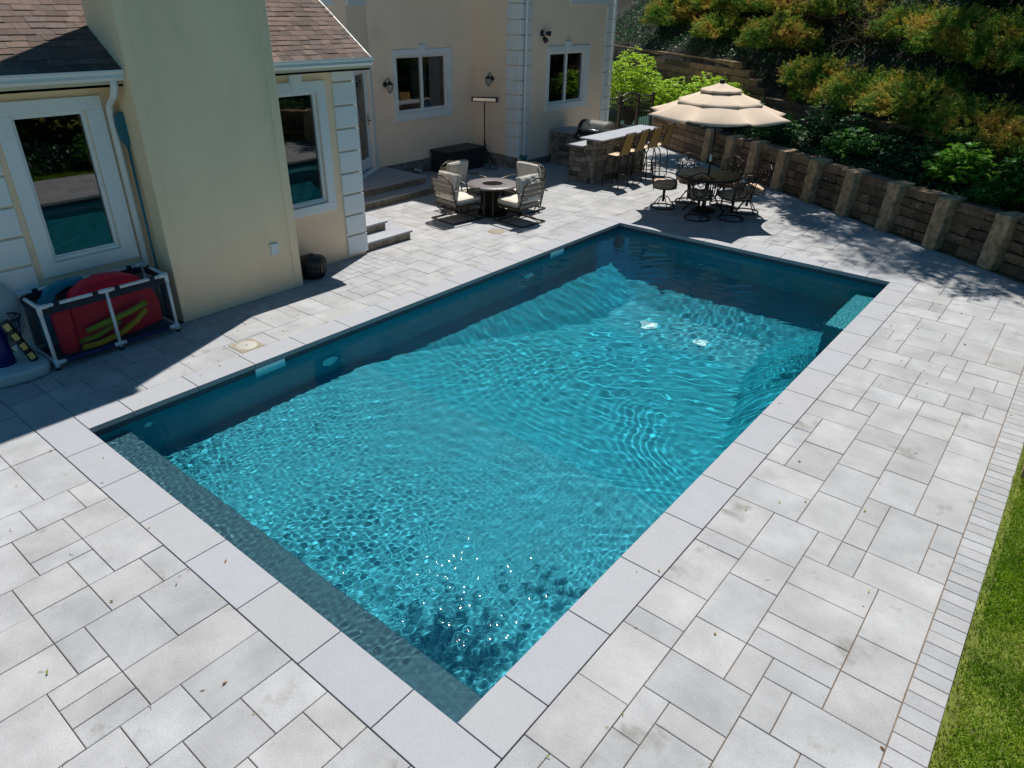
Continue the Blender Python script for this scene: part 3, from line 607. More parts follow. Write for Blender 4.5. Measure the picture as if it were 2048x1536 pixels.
# paddle leaning in the corner
t = thing('paddle', 'blue kayak paddle standing upright against the chimney side', 'paddle', (-1.98, 1.84, 0))
m = MB(); m.tube([(-1.93,1.83,.10),(-2.02,1.875,2.14)], .016, 10); m.build('shaft', 'paddle', t)
m = MB(); P = [(0,0,.02),(.06,.045,.035),(.16,.072,.04),(.27,.085,.035),(.35,.07,.03),(.395,.03,.02),(.40,0,.01)]
vsb = []
for sgn in (1, -1):
    for (a, b_, c_) in P: vsb.append((-2.02-.02*a, 1.872+sgn*b_, 2.12+a))
vs2 = [(x+.012, y, z) for x, y, z in vsb]; n = len(P); fl = list(range(n))+list(range(2*n-1, n-1, -1))
m.add(vsb+vs2, [tuple(fl[::-1]), tuple(i+2*n for i in fl)]+[(fl[i], fl[(i+1)%len(fl)], fl[(i+1)%len(fl)]+2*n, fl[i]+2*n) for i in range(len(fl))]); m.build('blade', 'paddle', t, bevel=.003)
# ================================================================ FURNITURE
def cushion(mb, sx, sy, sz, T, n=10, puff=.28, seed=0, wr=.006):
    old = mb.T; mb.T = T; r = random.Random(seed); ph = [r.uniform(0, 6) for _ in range(6)]
    def P(u, v, s):
        e = (1-abs(u)**5)*(1-abs(v)**5); h = sz/2*((1-puff)+puff*e) if max(abs(u), abs(v)) < 1 else sz/2*(1-puff)*.8
        k = 1 if max(abs(u), abs(v)) < 1 else .985; rr_ = 1-.035*(abs(u)*abs(v))**4
        wz = wr*(math.sin(7*u+ph[0]+3*v)+math.sin(9*v+ph[1]-4*u))*e
        return (sx/2*u*rr_*(1 if abs(u) < 1 else .985), sy/2*v*rr_*(1 if abs(v) < 1 else .985), s*h+wz)
    us = [-1, -.97, -.85]+[-.7+1.4*i/(n-1) for i in range(n)]+[.85, .97, 1]; N = len(us)
    vs = [P(u, v, 1) for u in us for v in us]+[P(u, v, -1) for u in us for v in us]; fs = []
    for i in range(N-1):
        for j in range(N-1): a = i*N+j; fs.append((a, a+N, a+N+1, a+1)); b = a+N*N; fs.append((b, b+1, b+N+1, b+N))
    for i in range(N-1):
        a, b = i*N, (i+1)*N; fs.append((a, a+N*N, b+N*N, b)) if False else None
        fs.append((i*N, (i+1)*N, (i+1)*N+N*N, i*N+N*N)[::1]); fs.append((i*N+N-1, i*N+N-1+N*N, (i+1)*N+N-1+N*N, (i+1)*N+N-1))
        fs.append((i, i+N*N, i+1+N*N, i+1)); fs.append(((N-1)*N+i, (N-1)*N+i+1, (N-1)*N+i+1+N*N, (N-1)*N+i+N*N))
    sm = mb.s; mb.s = True; mb.add(vs, fs); mb.s = sm; mb.T = old
TR = Matrix.Translation; RO = Matrix.Rotation
def spring_chair(loc, rz, lb):
    t = thing('patio_chair', lb, 'chair', loc, rz, 'cushioned chairs round the fire table')
    m = MB(); cushion(m, .56, .58, .13, TR((.03,0,.385))); m.build('seat_cushion', 'cushion', t, local=True)
    m = MB(); cushion(m, .50, .56, .15, TR((-.235,0,.655)) @ RO(R(-78), 4, 'Y'), puff=.4, seed=3, wr=.010); m.build('back_cushion', 'cushion', t, local=True)
    m = MB()
    for s in (-1, 1):
        m.tube([(-.42,s*.315,.60+.0),(-.30,s*.325,.615),(.0,s*.33,.625),(.27,s*.33,.60),(.36,s*.33,.53),(.375,s*.33,.40),(.37,s*.33,.10),(.34,s*.33,.03),(.27,s*.33,.018),(-.05,s*.33,.018),(-.40,s*.32,.018)], .014, 8, flat=(1.5, .8))
    m.tube([(-.40,-.32,.018),(-.40,.32,.018)], .013, 8); m.tube([(.27,-.33,.018),(.27,.33,.018)], .012, 8); m.build('arm_frame', 'taupe', t, local=True)
    m = MB(); m.box(-.26,.30,-.29,.29,.285,.315); m.tube([(-.24,-.29,.30),(-.24,-.33,.19),(-.05,-.33,.06),(-.05,-.33,.018)], .012, 6); m.tube([(-.24,.29,.30),(-.24,.33,.19),(-.05,.33,.06),(-.05,.33,.018)], .012, 6); m.build('seat_frame', 'taupe', t, local=True)
    m = MB(); bx = lambda z: -.285-(z-.30)*.24
    pts = [(bx(z), s*.30, z) for s, zs in ((-1, (.28,.5,.74)), ) for z in zs]+[(bx(.82),-.22,.82),(bx(.86),-.1,.86),(bx(.87),0,.87),(bx(.86),.1,.86),(bx(.82),.22,.82)]+[(bx(z), .30, z) for z in (.74,.5,.28)]
    m.tube(pts, .013, 8)
    m.m = 1
    for z in (.36,.46,.56,.66,.75): m.add([(bx(z-.035)-.004,-.30,z-.035),(bx(z-.035)-.004,.30,z-.035),(bx(z+.035)-.004,.30,z+.035),(bx(z+.035)-.004,-.30,z+.035),(bx(z-.035)+.006,-.30,z-.035),(bx(z-.035)+.006,.30,z-.035),(bx(z+.035)+.006,.30,z+.035),(bx(z+.035)+.006,-.30,z+.035)], [(3,2,1,0),(4,5,6,7),(0,1,5,4),(1,2,6,5),(2,3,7,6),(3,0,4,7)])
    m.build('back_frame', ['taupe', 'slat'], t, local=True); return t
c0_ = spring_chair((-2.50,7.93,0), R(83), 'cushioned patio chair between the entry steps and the fire table, slatted back to the pool')
dup(c0_, (-1.52,8.58,0), R(176), 'cushioned patio chair at the fire table nearest the pool, seen from behind')
dup(c0_, (-2.93,8.60,0), R(0), 'cushioned patio chair across the fire table, in front of the black storage box')
dup(c0_, (-2.02,9.27,0), R(-93), 'cushioned patio chair on the fire table side towards the stone bar')
t = thing('fire_table', 'round dark metal fire pit table with lattice pedestal between four cushioned chairs', 'table', (-2.22,8.62,0))
m = MB(); m.lathe([(.20,.555),(.47,.56),(.50,.565),(.505,.585),(.49,.60),(.21,.605),(.20,.60)], 48, -2.22, 8.62); m.build('table_top', 'firetop', t)
m = MB()
for k in range(-9, 10):
    a = k*.0205; h = math.sqrt(max(.198**2-a*a, 0)); m.box(-2.22+a-.003, -2.22+a+.003, 8.62-h, 8.62+h, .596, .604); m.box(-2.22-h, -2.22+h, 8.62+a-.003, 8.62+a+.003, .592, .600)
m.build('grille', 'taupe', t)
m = MB(); NK = 30
for k in range(NK):
    a = 2*PI*k/NK
    for s in (-1, 1): m.tube([(-2.22+rr_*math.cos(a+s*t_*.75), 8.62+rr_*math.sin(a+s*t_*.75), .04+t_*.51) for t_, rr_ in ((0,.27),(.25,.235),(.5,.225),(.75,.235),(1,.27))], .006, 4)
m.lathe([(.265,.0),(.29,.0),(.29,.05),(.265,.05)], 32, -2.22, 8.62); m.lathe([(.27,.54),(.28,.54),(.28,.56),(.27,.56)], 32, -2.22, 8.62); m.build('lattice_pedestal', 'bronze', t)
m = MB(); m.lathe([(.14,.02),(.14,.5),(.199,.575),(.001,.58)], 24, -2.22, 8.62); m.build('burner_drum', 'bronze', t)
# storage box, heater, ground light
t = thing('storage_box', 'black covered patio storage box against the main house wall', 'storage box', (-5.62,11.2,0))
m = MB(); m.box(-5.93,-5.33,10.62,11.93,.0,.46); m.build('body', 'resin', t, bevel=.02, seg=2); m = MB(); m.box(-5.95,-5.31,10.60,11.95,.46,.52); m.build('lid', 'resin', t, bevel=.02, seg=2); m = MB(); m.box(-5.75,-5.6,10.95,11.12,.521,.53); m.build('latch_pad', 'black', t)
t = thing('patio_heater', 'electric patio heater on a tall black tripod stand', 'heater', (-5.38,12.0,0))
m = MB(); m.tube([(-5.38,12,.35),(-5.38,12,1.53)], .016, 8); m.tube([(-5.38,12,.35),(-5.38,12,.62)], .024, 8); m.tube([(-5.38,12,.52),(-5.30,12,.52)], .012, 6); m.build('pole', 'black', t)
for a in (-35, 85, 205):
    ca, sa = math.cos(R(a)), math.sin(R(a)); m = MB(); m.tube([(-5.38,12,.52),(-5.38+.42*ca,12+.30*sa,.015)], .012, 6); m.tube([(-5.38,12,.25),(-5.38+.2*ca,12+.15*sa,.26)], .008, 6); m.build('leg', 'black', t)
m = MB(); m.T = TR((-5.38,12,1.60)) @ RO(R(32), 4, 'Z') @ RO(R(2), 4, 'X'); m.box(-.33,.33,-.03,.05,-.055,.055); hd = m.build('heater_head', 'black', t, bevel=.015, seg=2)
m2 = MB(); m2.T = m.T; m2.box(-.28,.28,-.040,-.031,-.032,.032); m2.build('reflector', 'steel', hd)
m = MB(); m.tube([(-4.97,11.72,.01),(-4.9,11.95,.008),(-5.0,12.12,.008),(-5.2,12.1,.008),(-5.3,11.9,.008),(-5.1,11.75,.008),(-4.95,11.95,.008),(-5.05,12.15,.01)], .006, 6); tag(m.build('power_cord', 'black'), 'black power cord coiled on the paving under the heater', 'cord')
t = thing('ground_spotlight', 'small ground spotlight tilted up beside the stone foundation', 'spotlight', (-5.75,10.0,0))
m = MB(); m.T = TR((-5.75,10.0,.13)) @ RO(R(-30), 4, 'X'); m.box(-.09,.09,-.05,.05,-.03,.03); m.build('lamp_head', 'hoopwhite', t, bevel=.01); m = MB(); m.tube([(-5.75,10,0),(-5.75,10,.11)], .012, 6); m.build('stake', 'black', t)
# ---- stone bar
bar = thing('outdoor_bar', 'L shaped stone veneer outdoor bar with raised grey counter and grill bay', 'bar', (-2.6,13.2,0))
m = MB(); r5 = random.Random(21)
m.box(-2.44,-2.22,12.22,14.55,0,1.0); stones(m,'y',-2.22,12.19,14.55,0,1.0,th=.03,rows=8,wmin=.10,wmax=.40,gap=.005,r=r5); stones(m,'x',12.22,-2.44,-2.19,0,1.0,th=.03,sgn=-1,rows=8,wmin=.08,wmax=.2,gap=.005,r=r5); stones(m,'x',14.55,-2.44,-2.19,0,1.0,th=.03,rows=8,wmin=.08,wmax=.2,gap=.005,r=r5)
m.build('raised_base', 'veneer', bar, bevel=.006)
m = MB(); m.box(-2.86,-2.45,12.22,13.55,0,.80); stones(m,'x',12.22,-2.89,-2.442,0,.80,th=.03,sgn=-1,rows=7,wmin=.10,wmax=.36,gap=.005,r=r5); stones(m,'y',-2.86,12.22,13.5,0,.80,th=.03,sgn=-1,rows=6,r=r5)
m.box(-4.40,-2.45,13.6,14.4,0,.80); stones(m,'x',13.6,-4.4,-2.9,0,.80,th=.03,sgn=-1,rows=7,wmin=.10,wmax=.36,gap=.005,r=r5); stones(m,'y',-4.4,13.57,14.4,0,.8,th=.03,sgn=-1,rows=6,r=r5); m.build('lower_base', 'veneer', bar, bevel=.006)
m = MB(); m.box(-2.52,-1.90,12.02,14.75,1.0,1.036); m.build('raised_counter', 'counter', bar, bevel=.006, seg=2)
m = MB(); m.box(-2.95,-2.47,12.13,13.52,.80,.835); m.box(-2.80,-2.47,13.52,14.45,.80,.835); m.box(-4.46,-3.66,13.52,14.45,.80,.835); m.box(-3.66,-2.80,14.25,14.45,.80,.835); m.build('lower_counter', 'counter', bar, bevel=.005)
t = thing('grill', 'stainless steel gas grill built into the stone bar', 'grill', (-3.23,13.9,.8))
m = MB(); m.box(-3.65,-2.81,13.50,14.24,.70,.88); m.build('firebox', 'black', t, bevel=.01)
m = MB(); hp = [(13.56,.885),(13.54,.95),(13.57,1.04),(13.66,1.12),(13.78,1.155),(13.92,1.145),(14.05,1.08),(14.12,.99),(14.14,.885)]; n = len(hp)
m.s = True; m.add([(-3.50,y,z) for y, z in hp]+[(-2.96,y,z) for y, z in hp], [(i,i+1,n+i+1,n+i)[::-1] for i in range(n-1)]); m.s = False; m.build('hood', 'steel', t)
for xa, xb in ((-3.62,-3.50),(-2.96,-2.84)):
    m = MB(); m.s = True; m.add([(xa,y,z) for y, z in hp]+[(xb,y,z) for y, z in hp], [(i,i+1,n+i+1,n+i)[::-1] for i in range(n-1)]); m.s = False; m.add([(xa,y,z) for y, z in hp], [tuple(range(n))]); m.add([(xb,y,z) for y, z in hp], [tuple(range(n))[::-1]]); m.build('hood_end', 'black' if xa < -3.4 else 'steel', t)
m = MB(); m.tube([(-3.52,13.47,.98),(-3.52,13.43,.98),(-2.94,13.43,.98),(-2.94,13.47,.98)], .013, 8); m.build('handle', 'chrome', t)
m = MB(); m.T = TR((-3.23,13.515,1.09)) @ RO(PI/2, 4, 'X') @ RO(R(20), 4, 'X'); m.lathe([(.001,.02),(.035,.018),(.04,.0)], 16); m.build('thermometer', 'chrome', t)
for k in range(5):
    m = MB(); m.T = TR((-3.53+k*.14,13.50,.79)) @ RO(PI/2, 4, 'X'); m.lathe([(.026,0),(.024,.03),(.001,.032)], 12); m.build('knob', 'chrome', t)
def stool(loc, rz, lb):
    t = thing('bar_stool', lb, 'bar stool', loc, rz, 'sling bar stools along the bar')   # faces +x
    bx = lambda z: -.17-(z-.72)*.28
    m = MB(); m.add([(bx(z), y, z) for z in (.74,.82,.95,1.08,1.19) for y in (-.19,.19)], [(2*i,2*i+1,2*i+3,2*i+2) for i in range(4)]); m.build('sling_back', 'sling', t, local=True, solid=.006)
    m = MB(); m.add([(x, y, z) for x, z in ((-.19,.735),(-.05,.715),(.12,.72),(.22,.728)) for y in (-.20,.20)], [(2*i,2*i+1,2*i+3,2*i+2) for i in range(3)]); m.build('sling_seat', 'slingseat', t, local=True, solid=.008)
    m = MB()
    for s in (-1, 1):
        m.tube([(bx(1.21), s*.205, 1.21),(bx(.9), s*.205, .9),(bx(.74)+.0, s*.21, .74),(-.10, s*.21, .715),(.23, s*.21, .725)], .012, 6)
        m.tube([(bx(.94), s*.21, .94),(-.10, s*.235, .955),(.14, s*.235, .95),(.20, s*.23, .88),(.20, s*.215, .73)], .012, 6)
    m.tube([(bx(1.205), -.205, 1.205),(bx(1.21), .205, 1.21)], .011, 6); m.build('frame', 'bronze', t, local=True)
    for sx in (-1, 1):
        for sy in (-1, 1):
            m = MB(); m.tube([(sx*.03, sy*.19, .70),(sx*.13, sy*.20, .66),(sx*.185, sy*.205, .52),(sx*.205, sy*.21, .25),(sx*.215, sy*.215, .0)], .013, 6); m.build('leg', 'bronze', t, local=True)
    m = MB(); m.tube([(.2,-.21,.24),(.24,-.1,.24),(.25,0,.24),(.24,.1,.24),(.2,.21,.24)], .011, 6); m.tube([(-.2,-.21,.24),(.2,-.21,.24)], .009, 6); m.tube([(-.2,.21,.24),(.2,.21,.24)], .009, 6); m.tube([(-.2,-.21,.24),(-.24,-.1,.24),(-.25,0,.24),(-.24,.1,.24),(-.2,.21,.24)], .011, 6); m.build('footrest', 'bronze', t, local=True); return t
s0 = stool((-1.70,12.38,0), R(180), 'gold sling bar stool at the bar end closest to the pool, first in its row')
dup(s0, (-1.71,13.04,0), R(183), 'gold sling bar stool second in its row from the grey stone bar corner')
dup(s0, (-1.71,13.68,0), R(178), 'gold sling bar stool third in its row, next to the farthest stool')
dup(s0, (-1.68,14.24,0), R(184), 'gold sling bar stool fourth and farthest along the bar counter')
# ---- dining set
TX, TY = .82, 11.75
t = thing('dining_table', 'round cast metal patio dining table with stone top under the umbrella', 'table', (TX,TY,0))
m = MB(); m.lathe([(.03,.70),(.62,.70),(.65,.705),(.655,.725),(.64,.738),(.60,.742)], 48, TX, TY); m.build('rim', 'bronze', t)
m = MB(); m.lathe([(.03,.744),(.60,.744),(.60,.735),(.03,.735)], 48, TX, TY); m.build('table_top', 'stone_top', t)
for k in range(4):
    a = k*PI/2+.5; m = MB(); m.tube([(TX+r_*math.cos(a), TY+r_*math.sin(a), z_) for r_, z_ in ((.42,.70),(.34,.58),(.22,.42),(.2,.28),(.30,.12),(.42,.0))], .018, 6); m.build('leg', 'bronze', t)
m = MB(); m.lathe([(.20,.28),(.22,.28),(.22,.30),(.20,.30)], 24, TX, TY); m.build('ring_brace', 'bronze', t)
def spiral(cx, cz, r0, turns, a0, sgn, n=14): return [(cx+r0*(1-i/n*.8)*math.cos(a0+sgn*turns*2*PI*i/n), cz+r0*(1-i/n*.8)*math.sin(a0+sgn*turns*2*PI*i/n)) for i in range(n+1)]
def swivel(loc, rz, lb):
    t = thing('dining_chair', lb, 'chair', loc, rz, 'scrollwork swivel chairs round the dining table')
    m = MB(); cushion(m, .48, .48, .14, TR((.01,0,.475)), puff=.35, seed=2); m.build('seat_cushion', 'cushion_tan', t, local=True)
    m = MB(); m.lathe([(.001,.385),(.21,.39),(.24,.40),(.24,.41),(.001,.41)], 24); m.build('seat_pan', 'bronze', t, local=True)
    bx = lambda z: -.22-(z-.42)*.22
    m = MB(); top = lambda y: .90+.05*math.cos(y/.24*PI*.95)
    m.tube([(bx(z), -.22-(z-.4)*.04, z) for z in (.40,.55,.7,.86)]+[(bx(top(y))-.0, y, top(y)) for y in (-.2,-.13,-.06,0,.06,.13,.2)]+[(bx(z), .22+(z-.4)*.04, z) for z in (.86,.7,.55,.40)], .012, 6)
    for s in (-1, 1):
        for cx_, cz_, r0, tu, a0 in ((.075,.585,.06,1.3,1.2),(.085,.74,.055,1.2,-1.4),(.16,.66,.04,1.1,2.0),(.045,.83,.04,1.1,3.0)):
            m.tube([(bx(z), s*y, z) for y, z in spiral(cx_, cz_, r0, tu, a0, 1)], .0095, 4)
        m.tube([(bx(z), s*y, z) for y, z in ((.02,.47),(.10,.50),(.15,.60),(.13,.72),(.17,.86))], .010, 4); m.tube([(bx(z), s*y, z) for y, z in ((.19,.45),(.195,.6),(.185,.75),(.2,.88))], .010, 4)
        m.tube([(bx(z), s*y, z) for y, z in ((.0,.66),(.05,.70),(.02,.78),(.0,.90))], .010, 4)
    m.tube([(bx(.46), -.21, .46),(bx(.46), .21, .46)], .009, 5); m.build('scroll_back', 'bronze', t, local=True)
    m = MB()
    for s in (-1, 1): m.tube([(bx(.66), s*.23, .66),(-.12, s*.26, .68),(.08, s*.265, .66),(.20, s*.26, .62),(.23, s*.255, .55),(.17, s*.25, .46),(.12, s*.235, .41)], .012, 6)
    m.build('arms', 'bronze', t, local=True)
    m = MB(); m.tube([(0,0,.12),(0,0,.39)], .028, 8)
    for k in range(4):
        a = k*PI/2+.4; m.tube([(r_*math.cos(a), r_*math.sin(a), z_) for r_, z_ in ((.02,.24),(.10,.20),(.18,.10),(.245,.02))], .011, 6)
    m.build('pedestal', 'bronze', t, local=True)
    m = MB(); m.tube([(.25*math.cos(2*PI*k/28), .25*math.sin(2*PI*k/28), .014) for k in range(28)], .013, 6, closed=True); m.build('base_ring', 'bronze', t, local=True); return t
sw = None
for (x, y, dr_, lb) in ((.03,11.47,8,'scrollwork swivel chair at the dining table on the side facing the fire table'),
                   (.20,12.28,-8,'scrollwork swivel chair at the dining table nearest the bar stools, openwork back in clear view'),
                   (.86,12.55,0,'scrollwork swivel chair behind the dining table against the retaining wall'),
                   (1.50,12.30,0,'scrollwork swivel chair beyond the dining table, mostly hidden by the chair in front'),
                   (1.50,11.56,-12,'scrollwork swivel chair at the dining table end farthest from the house'),
                   (.98,11.13,6,'scrollwork swivel chair nearest the pool with its back turned to the water')):
    rz = math.atan2(TY-y, TX-x)+R(dr_)
    if sw is None: sw = swivel((x, y, 0), rz, lb)
    else: dup(sw, (x, y, 0), rz, lb)
# ---- umbrella
t = thing('patio_umbrella', 'beige three tier octagonal patio umbrella over the dining table', 'umbrella', (TX,TY,0))
A0 = R(183)
def tier(z_in, r_in, z_out, r_out, n=10, drop=.055, pull=.10, val=0):
    P = []
    for k in range(8*n+1):
        s = k/n; i = int(s) % 8; f = s-int(s); a1 = A0+2*PI*i/8; a2 = A0+2*PI*(i+1)/8; row = []
        for j in range(7):
            w_ = j/6; rr_ = r_in+(r_out-r_in)*w_; zz = z_in+(z_out-z_in)*w_-.02*math.sin(PI*w_)*(1 if r_out > 1 else .5)
            x = rr_*((1-f)*math.cos(a1)+f*math.cos(a2)); y = rr_*((1-f)*math.sin(a1)+f*math.sin(a2)); e = 4*f*(1-f)
            x *= 1-pull*e*w_**2; y *= 1-pull*e*w_**2; zz -= drop*e*w_**2
            row.append((TX+x, TY+y, zz))
        if val: row.append((row[-1][0], row[-1][1], row[-1][2]-val))
        P.append(row)
    m = MB(); m.s = True; m.grid(P); return m
cn = tier(2.13, .70, 1.88, 1.42, drop=.075, pull=.13).build('lower_canopy', 'canvas', t, solid=.004)
tier(2.30, .30, 2.115, .84, drop=.02, pull=.03, val=.035).build('middle_canopy', 'canvas', t, solid=.004)
tier(2.44, .03, 2.315, .41, drop=.01, pull=.02, val=.03).build('top_canopy', 'canvas', t, solid=.004)
m = MB(); m.tube([(TX,TY,.05),(TX,TY,2.42)], .020, 10); m.lathe([(.24,0),(.24,.04),(.10,.07),(.03,.12),(.03,.3)], 24, TX, TY); m.build('pole', 'black', t)
m = MB(); m.lathe([(.05,2.43),(.055,2.45),(.045,2.49),(.02,2.50),(.001,2.505)], 12, TX, TY); m.build('finial', 'bronze', t)
m = MB(); m.tube([(TX,TY-.02,1.05),(TX-.05,TY-.09,1.07),(TX-.05,TY-.09,1.13)], .008, 6); m.lathe([(.03,1.0),(.03,1.12),(.02,1.13)], 10, TX, TY); m.build('crank', 'chrome', t)
for k in range(8):
    a = A0+2*PI*k/8; m = MB(); m.tube([(TX+r_*math.cos(a), TY+r_*math.sin(a), z_) for r_, z_ in ((.03,2.30),(.7,1.99),(1.38,1.832))], .007, 4); m.tube([(TX+.03*math.cos(a), TY+.03*math.sin(a), 1.72),(TX+.75*math.cos(a), TY+.75*math.sin(a), 2.04)], .006, 4); m.build('rib', 'bronze', t)
# ---- float bin and its contents
t = thing('toy_bin', 'white pipe frame bin with dark mesh sides holding pool floats', 'bin', (-1.8,1.04,0))
X0, X1, Y0, Y1, H = -2.08, -1.50, .34, 1.73, .74
m = MB(); r = .02
for x in (X0, X1):
    m.tube([(x,Y0,H),(x,Y1,H)], r); m.tube([(x,Y0,.08),(x,Y1,.08)], r)
    for y in (Y0, (Y0+Y1)/2, Y1): m.tube([(x,y,.0),(x,y,H)], r)
for y in (Y0, Y1): m.tube([(X0,y,H),(X1,y,H)], r); m.tube([(X0,y,.08),(X1,y,.08)], r)
for x in (X0, X1):
    for y in (Y0, Y1):
        m.tube([(x,y,H-.09),(x,y,H+.028)], .026); sy = 1 if y == Y0 else -1; m.tube([(x,y,H),(x,y+sy*.09,H)], .026); m.tube([(x,y,.08),(x,y+sy*.09,.08)], .026); m.tube([(x,y,.0),(x,y,.12)], .026)
    ym = (Y0+Y1)/2; m.tube([(x,ym-.06,H),(x,ym+.06,H)], .026); m.tube([(x,ym-.06,.08),(x,ym+.06,.08)], .026)
m.build('pipe_frame', 'pvc', t)
nm_ = bpy.data.materials.new('bin_netting'); nm_.use_nodes = True; n = nm_.node_tree; n.nodes.clear(); oo = n.nodes.new('ShaderNodeOutputMaterial'); mx = n.nodes.new('ShaderNodeMixShader'); mx.inputs[0].default_value = .38; tt = n.nodes.new('ShaderNodeBsdfTransparent'); dd = n.nodes.new('ShaderNodeBsdfDiffuse'); dd.inputs[0].default_value = (.02,.03,.045,1)
n.links.new(tt.outputs[0], mx.inputs[1]); n.links.new(dd.outputs[0], mx.inputs[2]); n.links.new(mx.outputs[0], oo.inputs[0]); MT['netting'] = nm_
m = MB()
def nets(a, b, zt, zb):
    m.add([(a[0],a[1],zb),(b[0],b[1],zb),(b[0],b[1],zt),(a[0],a[1],zt)], [(0,1,2,3)])
for a, b in (((X0,Y0),(X0,Y1)),((X1,Y0),(X1,Y1)),((X0,Y0),(X1,Y0)),((X0,Y1),(X1,Y1))): nets(a, b, H-.03, .08)
m.add([(X0,Y0,.085),(X1,Y0,.085),(X1,Y1,.085),(X0,Y1,.085)], [(0,1,2,3)]); m.build('netting', 'netting', t)
m = MB()
for x, e in ((X1, .004), (X0, .004)):
    m.box(x-e, x+e, Y0+.03, Y1-.03, H-.10, H-.02); m.box(x-e, x+e, Y0+.08, Y1-.08, .06, .10)
    for y in (Y0+.17, (Y0+Y1)/2-.12, (Y0+Y1)/2+.12, Y1-.17): m.tube([(x,y-.03,H),(x,y+.03,H)], .025)
for y in (Y0, Y1): m.box(X0+.03, X1-.03, y-.004, y+.004, H-.10, H-.02); m.tube([(X0+.14,y,H),(X0+.20,y,H)], .025)
m.build('webbing', 'net', t)
for x in (X0, X1):
    for ya, yb in ((Y0+.10, (Y0+Y1)/2-.07), ((Y0+Y1)/2+.07, Y1-.10)): m = MB(); m.tube([(x,ya,.08),(x,yb,.08)], .025); m.build('bottom_sleeve', 'sleeve', t)
for x in (X0, X1):
    for y in (Y0, (Y0+Y1)/2, Y1): m = MB(); m.tube([(x,y,.0),(x,y,.035)], .028); m.build('foot', 'black', t)
def foamslab(name, poly, x, th, m_, lb, cat, lean=.1, bev=.02):
    mb = MB(); n = len(poly); vs_ = [(x-(z-.1)*lean, y, z) for y, z in poly]+[(x+th-(z-.1)*lean, y, z) for y, z in poly]
    a = sum(poly[i][0]*poly[(i+1)%n][1]-poly[(i+1)%n][0]*poly[i][1] for i in range(n)); fs = [tuple(range(n))[::-1], tuple(range(n,2*n))]+[(i,(i+1)%n,n+(i+1)%n,n+i) for i in range(n)]
    if a < 0: fs = [f[::-1] for f in fs]
    mb.add(vs_, fs); return tag(mb.build(name, m_, bevel=bev, seg=3, smooth=True), lb, cat)
red = [(.66,.12),(.68,.55),(.76,.72),(.90,.80),(1.10,.84),(1.30,.82),(1.48,.74),(1.60,.60),(1.66,.40),(1.64,.15),(1.3,.10),(.9,.10)]
foamslab('pool_float', red, -1.80, .17, 'red', 'big curved red foam pool float standing in the mesh bin', 'float')
tl = [(.40,.12),(.42,.60),(.52,.68),(.56,.74),(.66,.80),(.85,.82),(1.0,.80),(1.0,.72),(.80,.73),(.66,.68),(.62,.55),(.60,.12)]
foamslab('pool_float', tl, -1.95, .08, 'teal', 'teal foam pool float behind the red ones in the mesh bin', 'float')
m = MB(); m.lathe([(.035,.62),(.03,.35),(.001,.35)], 16, -1.64, .56, 1, 1.5); m.lathe([(.085,.11),(.088,.58),(.075,.625),(.04,.63),(.035,.615)], 20, -1.64, .56, .8, 1.15); tag(m.build('pool_float', 'red'), 'short upright red tube float with a hole in its top, in the bin corner', 'float')
def noodle(pts, m_, lb): mb = MB(); mb.tube(pts, .033, 10); tag(mb.build('pool_noodle', m_), lb, 'noodle', 'pool noodles in the bin')
noodle([(-1.58,.66,.13),(-1.56,.85,.13),(-1.55,1.1,.18),(-1.56,1.3,.27),(-1.58,1.44,.37)], 'yellow', 'yellow pool noodle curving along the bottom of the mesh bin')
noodle([(-1.66,.66,.18),(-1.62,.85,.20),(-1.62,1.0,.25),(-1.66,1.15,.27)], 'lime', 'lime green pool noodle lying right above the yellow one')
noodle([(-1.60,.76,.30),(-1.58,1.0,.35),(-1.57,1.25,.39),(-1.58,1.46,.45)], 'lime', 'lime green pool noodle resting highest in the mesh bin')
# ---- pool basketball hoop parts at the picture edge
t = thing('basketball_hoop', 'portable pool basketball hoop with pale rounded base and navy post', 'basketball hoop', (-1.8,-.05,0))
m = MB(); prof = [(.0,.0)]; 
P = [(-1.42,.02),(-1.44,.22),(-1.56,.30),(-1.80,.30),(-2.05,.22),(-2.1,-.1),(-2.05,-.40),(-1.80,-.46),(-1.58,-.40),(-1.46,-.22)]
m.prism(P, .0, .13); b0 = m.build('base', 'hoopwhite', t, bevel=.035, seg=3)
m = MB(); m.tube([(-1.80,-.06,.10),(-1.84,-.03,.42),(-1.92,.0,.60)], [.12,.075,.05], 12); m.build('post', 'navy', t)
m = MB(); m.T = TR((-2.06,.05,.60)) @ RO(R(82), 4, 'Y'); m.lathe([(.001,.0),(.20,.01),(.30,.03),(.34,.06),(.33,.08),(.001,.08)], 28, 0, 0, 1.15, .78); m.build('backboard', 'hoopwhite', t)
m = MB(); m.T = TR((-1.86,.10,.60)); m.tube([(.14*math.cos(2*PI*k/24), .14*math.sin(2*PI*k/24), 0) for k in range(24)], .010, 6, closed=True); m.build('rim', 'black', t)
m = MB(); m.T = TR((-1.86,.10,.60))
for k in range(12):
    a = 2*PI*k/12
    for s in (-1, 1): m.tube([(rr_*math.cos(a+s*j*.26), rr_*math.sin(a+s*j*.26), -z_) for j, (rr_, z_) in enumerate(((.14,.0),(.12,.08),(.10,.16),(.085,.24)))], .004, 4)
m.build('net', 'navy', t)
m = MB()
m.m = 1; m.tube([(-1.655,.19,.12),(-1.72,.05,.62)], .045, 4); m.m = 0
for k in range(4): m.T = TR((-1.615-.017*k, .165-.037*k, .20+.12*k)) @ RO(R(16), 4, 'X'); m.box(-.012,.0,-.028,.028,-.04,.04)
m.T = None
m.build('height_gauge', ['labelyellow', 'black'], t, bevel=.003)
